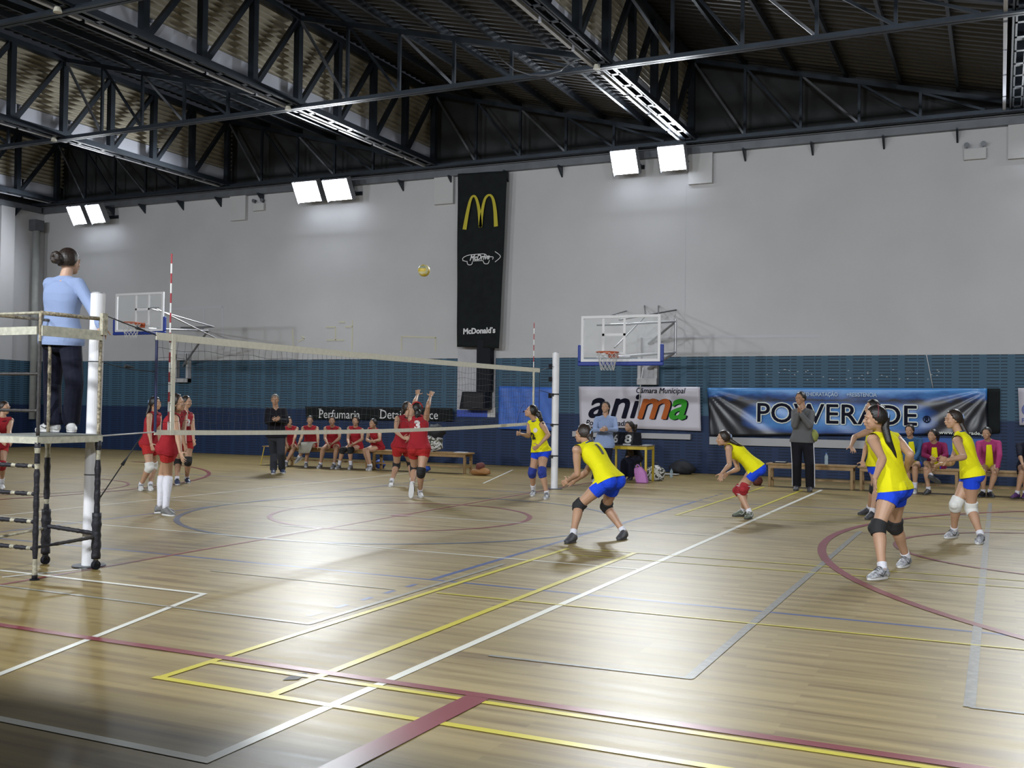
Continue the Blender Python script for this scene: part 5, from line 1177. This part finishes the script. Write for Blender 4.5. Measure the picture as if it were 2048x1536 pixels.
person('yellow player at the right with white knee pads, hands held out in front of her',
       dict(h=(1906, 839), c=(1921, 873), p=(1943, 950), sL=(1914, 882), eL=(1928, 914), wL=(1895, 920), tL=(1874, 916), eR=(1903, 926), wR=(1880, 928), tR=(1866, 938), kL=(1942, 1018), kR=(1911, 1009), aL=(1962, 1072), aR=(1908, 1062), toeL=(1934, 1092), toeR=(1874, 1074), tail=[(1922, 848), (1933, 868), (1938, 888), (1937, 900)]),
       H=1.68, face=248, chest=245, headface=270, group=Y_, pads='padw', padw=1.25, shoes='silver', hair='long', hairc=HBR, dp=0, vox=.007, hem=-.03, curl=.25, hand_n={'L': fdir(0), 'R': UP*.6+fdir(180)}, arm_pref=dict(eL=fdir(0)*3, wL=fdir(300), wR=fdir(270)))
person('crouching yellow player in profile with red knee pads and olive shoes, forearms together',
       dict(h=(1446, 877), c=(1462, 892), p=(1511, 938), sL=(1457, 897), eL=(1459, 930), wL=(1443, 947), tL=(1440, 963), eR=(1476, 938), wR=(1455, 947), tR=(1443, 958), kL=(1476, 981), kR=(1487, 978), aL=(1500, 1026), aR=(1487, 1022), toeL=(1470, 1040), toeR=(1470, 1029), tail=[(1463, 882), (1474, 888), (1486, 892)]),
       H=1.58, face=266, chest=268, group=Y_, pads='padr', padw=1.1, shoes='olive', hair='pony', hairc=HBR, dp=0, blen=.40, vox=.007, hem=.0)
person('yellow player number 2 by the far net post with blue knee pads, looking up',
       dict(h=(1062, 823), c=(1072, 845), p=(1081, 903), sL=(1085, 849), eL=(1097, 870), wL=(1078, 891), tL=(1065, 900), eR=(1057, 872), wR=(1041, 868), tR=(1030, 866), kL=(1084, 946), kR=(1064, 945), aL=(1094, 988), aR=(1067, 982), toeL=(1080, 1001), toeR=(1050, 998), tail=[(1077, 828), (1082, 838), (1084, 846)]),
       H=1.64, face=290, chest=312, pelv=305, headface=272, headpitch=22, group=Y_, pads='padn', padw=1.3, shoes='silver', hair='curly', num=('2', 'front', .15, dig, .5), badge=(.075, .80, .04, digw), dp=0, curl=.9, vox=.007, socks={'L': ('short', 'white'), 'R': ('mid', 'white')}, arm_pref=dict(eR=fdir(300), wR=fdir(270), wL=fdir(300)))
# red team
person('red player number 3 with both arms raised, seen from behind, red headband',
       dict(h=(834, 818), c=(837, 840), p=(838, 899), eL=(829, 806), wL=(835, 790), tL=(836, 777), eR=(856, 812), wR=(861, 793), tR=(866, 780), kL=(829, 938), kR=(842, 945), aL=(824, 972), aR=(840, 984), toeL=(822, 997), toeR=(853, 1000), sL=(822, 838), sR=(852, 838), tail=[(836, 825), (834, 836), (833, 845)]),
       H=1.72, face=185, chest=180, headpitch=35, group=R_T, top='red', bottom='redsh', pads='padb', padw=1.1, shoes='white', hair='curly', lift={'L': -.25}, num=('3', 'back', .2, digw, .66), dp=0, hem=.02, headband=(CLO['redsh'], .2, .014), arm_pref=dict(eL=UP, eR=UP, wL=UP, wR=UP), hand_n={'L': fdir(180), 'R': fdir(180)}, curl=.3, vox=.007)
person('red player beside the one with raised arms, face turned up, black knee pads',
       dict(h=(817, 815), c=(811, 838), p=(803, 893), eL=(826, 862), wL=(818, 876), eR=(791, 862), wR=(806, 876), tR=(819, 876), kL=(821, 926), kR=(793, 931), aL=(824, 962), aR=(783, 964), toeL=(824, 970), toeR=(774, 976), tail=[(806, 818), (804, 826), (803, 832)]),
       H=1.68, face=35, headface=70, headpitch=30, chest=30, group=R_T, top='red', bottom='redsh', pads='padb', padw=1.1, shoes='white', hair='pony', hairc=HBR, dp=0, blen=.42, hem=-.02)
person('red player in knee-high white socks standing behind the near end of the net',
       dict(h=(354, 806), c=(352, 834), p=(338, 898), eR=(356, 872), wR=(361, 905), tR=(368, 926), eL=(366, 866), wL=(370, 890), kL=(325, 948), kR=(336, 950), aL=(320, 1014), aR=(331, 1018), toeL=(345, 1022), toeR=(360, 1030), sR=(350, 838)),
       H=1.76, face=90, chest=75, pelv=92, headpitch=8, group=R_T, top='red', bottom='redsh', pads=None, socks=('knee', 'white'), shoes='grey', hair='bob', hairc=HBR, dp=0, blen=.40, vox=.007, hem=-.02)
person('red player number 2 with short hair, behind the one in knee-high socks',
       dict(h=(373, 804), c=(371, 829), p=(369, 882), sL=(383, 832), eL=(386, 856), wL=(387, 879), tL=(390, 894), eR=(361, 852), wR=(362, 874), kL=(376, 922), kR=(356, 924), aL=(374, 957), aR=(354, 960), toeL=(387, 967), toeR=(361, 971)),
       H=1.68, face=48, headface=80, group=R_T, top='red', bottom='redsh', pads='padb', padw=1.2, shoes='blue', hair='short', hairc=HBR, num=('2', 'front', .16, digw, .62), dp=0, blen=.40)
person('red player with white knee pads, left of the one in knee-high socks',
       dict(h=(311, 807), c=(308, 830), p=(300, 887), sR=(299, 832), eR=(298, 860), wR=(302, 886), tR=(307, 905), eL=(318, 858), wL=(319, 882), kL=(307, 933), kR=(299, 935), aL=(300, 971), aR=(281, 971), toeL=(318, 988), toeR=(294, 992), tail=[(300, 812), (294, 828), (291, 846)]),
       H=1.66, face=78, group=R_T, top='red', bottom='redsh', pads='padw', padw=1.2, shoes='white', hair='long', hairc=HB, dp=0, blen=.45, hem=-.02)
person('red player cut off by the left edge of the photo, behind the stand ladder',
       dict(h=(9, 816), c=(4, 842), p=(-4, 892), eL=(18, 864), wL=(20, 882), tL=(24, 893), eR=(-6, 864), wR=(4, 884), tR=(12, 888), kL=(4, 931), kR=(-8, 932), aL=(3, 968), aR=(-14, 970), toeL=(14, 980), toeR=(0, 982)),
       H=1.64, face=62, headface=75, group=R_T, top='red', bottom='redsh', pads='padr', shoes='white', hair='short', hairc=HBR, dp=0, socks=('mid', 'white'))
# coaches and officials
person('coach in a black jacket with crossed arms standing by the red bench',
       dict(h=(550, 800), c=(552, 824), p=(553, 872), sL=(568, 822), sR=(537, 822), eL=(573, 843), wL=(555, 841), tL=(545, 838), eR=(534, 843), wR=(550, 840), tR=(560, 836), kL=(562, 906), kR=(548, 908), aL=(564, 938), aR=(547, 939), toeL=(580, 947), toeR=(543, 950)),
       H=1.79, face=10, sex='m', skin='b', top='black', sleeves=1.95, bottom='darkgrey', blen=2, shoes='blue', hair='short', hairc=HG, dp=0, loose=.03, hem=-.02, vox=.008)
person('coach in a grey sweater and striped black trousers, hands at his mouth',
       dict(h=(1601, 797), c=(1606, 824), p=(1604, 882), sR=(1590, 825), sL=(1622, 827), eR=(1589, 851), wR=(1597, 826), tR=(1597, 809), eL=(1620, 851), wL=(1602, 828), tL=(1599, 810), kR=(1594, 928), kL=(1619, 928), aR=(1594, 971), aL=(1620, 973), toeR=(1580, 982), toeL=(1617, 985)),
       H=1.86, face=335, headface=305, sex='m', skin='b', top='grey', sleeves=1.97, bottom='black', blen=2, shoes='dark', hair='short', hairc=HB, dp=0, loose=.022, hem=-.02, stripe=True, vox=.008, curl=.6)
person('standing referee in a light blue sweater, hands clasped, before the white banner',
       dict(h=(1211, 815), c=(1211, 838), p=(1208, 889), sL=(1228, 839), sR=(1194, 839), eL=(1232, 860), wL=(1215, 859), tL=(1206, 859), eR=(1189, 861), wR=(1201, 860), tR=(1210, 858), kL=(1214, 926), kR=(1199, 926), aL=(1212, 956), aR=(1190, 957), toeL=(1216, 966), toeR=(1180, 968)),
       H=1.74, face=350, headface=335, headpitch=12, top='sky', sleeves=1.9, bottom='navy', blen=2, shoes='white', hair='pony', hairc=HBR, dp=0, loose=.026, hem=-.10, vox=.008, badge=(0, .70, .03, digw))
person('woman in dark clothes with curly hair seated behind the yellow scorer table',
       dict(h=(1258, 853), c=(1262, 872), p=(1268, 917), eL=(1272, 889), wL=(1258, 891), eR=(1246, 889), wR=(1240, 891), kL=(1262, 925), kR=(1248, 925), aL=(1262, 949), aR=(1247, 950), toeL=(1258, 958), toeR=(1242, 958)),
       H=1.66, face=330, headface=300, seat=8.95, top='black', sleeves=1.9, bottom='navy', blen=2, shoes='black', hair='curly', hairc=HBR, loose=.02, openjacket='brown', vox=.009)
person('referee in light blue shirt with a hair bun, standing on the tall stand',
       dict(h=(139, 524), c=(128, 570), p=(124, 680), sL=(100, 568), sR=(157, 569), eR=(184, 616), wR=(203, 655), tR=(202, 676), eL=(104, 622), wL=(130, 640), tL=(150, 640), kL=(105, 770), kR=(149, 768), aL=(106, 846), aR=(142, 846), toeL=(92, 858), toeR=(152, 862)),
       H=1.78, face=160, chest=168, headface=152, headpitch=3, ground=PZ, skin='c', top='sky', sleeves=1.97, bottom='navy', blen=2, shoes='white', hair='bun', hairc=HBR, dp=0, loose=.022, hem=-.08, vox=.006, arm_pref=dict(eR=fdir(40)*2, wR=fdir(40)*2, eL=fdir(180), wL=fdir(120)), hand_n={'R': -UP, 'L': -UP}, curl=.6)
# red bench
RB = dict(H=1.64, top='red', bottom='redsh', shoes='silver', vox=.009, group=BN_R)
person('seated red player half hidden behind the coach in black', dict(h=(578, 843), c=(580, 857), p=(579, 893), eL=(590, 874), wL=(586, 889), eR=(570, 874), wR=(574, 888), kL=(588, 896), kR=(572, 896), aL=(572, 925), aR=(560, 927), toeL=(572, 934), toeR=(556, 936)), seat=8.38, face=20, headface=35, hair='bob', hairc=HB, **RB)
person('seated red player with a pale towel on her lap and one leg stretched out', dict(h=(620, 841), c=(620, 856), p=(621, 892), eL=(636, 875), wL=(636, 890), eR=(603, 875), wR=(597, 889), kL=(616, 896), kR=(608, 898), aL=(612, 926), aR=(598, 914), toeL=(612, 934), toeR=(590, 920)), seat=8.36, face=5, hair='short', hairc=HBR, lift={'R': -.1}, **RB)
person('seated red player with clasped hands between her knees, centre of the red bench', dict(h=(664, 842), c=(665, 857), p=(665, 893), eL=(679, 877), wL=(662, 889), tL=(659, 893), eR=(650, 877), wR=(656, 889), tR=(659, 894), kL=(673, 897), kR=(646, 898), aL=(668, 926), aR=(641, 926), toeL=(664, 937), toeR=(637, 937)), seat=8.36, face=0, hair='pony', hairc=HBR, **RB)
person('seated red player with black knee pads, hands on her knees', dict(h=(711, 842), c=(711, 858), p=(711, 895), eL=(725, 878), wL=(707, 888), tL=(700, 892), eR=(696, 879), wR=(698, 889), tR=(694, 893), kL=(700, 900), kR=(685, 900), aL=(702, 927), aR=(678, 927), toeL=(699, 940), toeR=(673, 940)), seat=8.36, face=345, hair='pony', hairc=HBR, pads='padb', socks=('mid', 'white'), padw=1.3, **RB)
person('seated red player with arms folded on her lap, rightmost on the red bench', dict(h=(746, 847), c=(749, 861), p=(754, 896), eL=(759, 880), wL=(746, 882), tL=(738, 883), eR=(734, 880), wR=(744, 884), tR=(751, 884), kL=(729, 901), kR=(733, 900), aL=(739, 928), aR=(742, 927), toeL=(735, 940), toeR=(739, 939)), seat=8.36, face=320, hair='short', hairc=HB, **RB)
bm = NB(); g = onY((620, 890), 8.02); rings(bm, [[Vector((g.x-.2, 8.12, .62)), Vector((g.x+.2, 8.12, .62)), Vector((g.x+.2, 8.15, .60)), Vector((g.x-.2, 8.15, .60))], [Vector((g.x-.2, 7.86, .60)), Vector((g.x+.2, 7.86, .60)), Vector((g.x+.2, 7.88, .58)), Vector((g.x-.2, 7.88, .58))], [Vector((g.x-.17, 7.80, .34)), Vector((g.x+.14, 7.80, .36)), Vector((g.x+.14, 7.83, .36)), Vector((g.x-.17, 7.83, .34))]])
tag(link('towel', bm, mat('towel_beige', (.32, .31, .27, 1), .9, bump=.3, scale=20), smooth=True), 'pale towel on the lap of the second seated red player from the left', 'towel')
# yellow bench
YB_ = dict(H=1.64, vox=.009, group=BN_Y)
person('reserve in a blue jacket over a yellow jersey, seated behind the running player', dict(h=(1819, 861), c=(1821, 881), p=(1824, 928), eL=(1838, 905), wL=(1828, 920), eR=(1806, 905), wR=(1814, 920), kL=(1830, 936), kR=(1812, 936), aL=(1830, 970), aR=(1820, 968), toeL=(1829, 980), toeR=(1814, 979)), seat=8.78, face=345, headface=320, top='teal', sleeves=1.9, bottom='royal', shoes='white', hair='pony', openjacket='yellow', socks=('mid', 'white'), **YB_)
person('reserve in a crimson jacket with crossed legs on the bench', dict(h=(1865, 871), c=(1869, 890), p=(1872, 933), eL=(1892, 911), wL=(1873, 920), eR=(1848, 910), wR=(1861, 915), kL=(1853, 927), kR=(1852, 938), aL=(1863, 953), aR=(1857, 976), toeL=(1871, 957), toeR=(1849, 983)), seat=8.78, face=335, headface=300, top='crimson', sleeves=1.9, bottom='royal', shoes='dark', hair='long', openjacket='yellow', lift={'L': -.15}, **YB_)
person('reserve in a pink jacket with one white-striped sleeve, seated near the right edge', dict(h=(1973, 867), c=(1977, 886), p=(1978, 933), eL=(1999, 911), wL=(1995, 935), eR=(1957, 911), wR=(1963, 931), kL=(1990, 946), kR=(1967, 944), aL=(1979, 974), aR=(1966, 972), toeL=(1985, 985), toeR=(1958, 982)), seat=8.78, face=340, headface=320, top='pink', sleeves=1.95, bottom='navy', shoes='black', hair='pony', openjacket='yellow', **YB_)
person('reserve in dark clothes and purple shoes cut off by the right edge of the photo', dict(h=(2062, 872), c=(2058, 890), p=(2056, 935), eL=(2076, 912), wL=(2066, 930), eR=(2040, 912), wR=(2046, 930), kL=(2052, 945), kR=(2044, 945), aL=(2050, 972), aR=(2034, 970), toeL=(2048, 985), toeR=(2020, 979)), seat=8.78, face=345, top='navy', sleeves=1, bottom='navy', blen=.9, shoes='purple', hair='pony', **YB_)
q = atD((1629, 871), depth(Vector((4.45, 7.85, 1)))); tag(blob('shoulder_bag', (q.x, q.y, q.z-.10), (.07, .06, .12), mat('olive_bag', (.22, .24, .06, 1), .8), None, None, seed=21, flat=False), 'small yellow-green bag hanging at the hip of the coach in grey', 'bag')
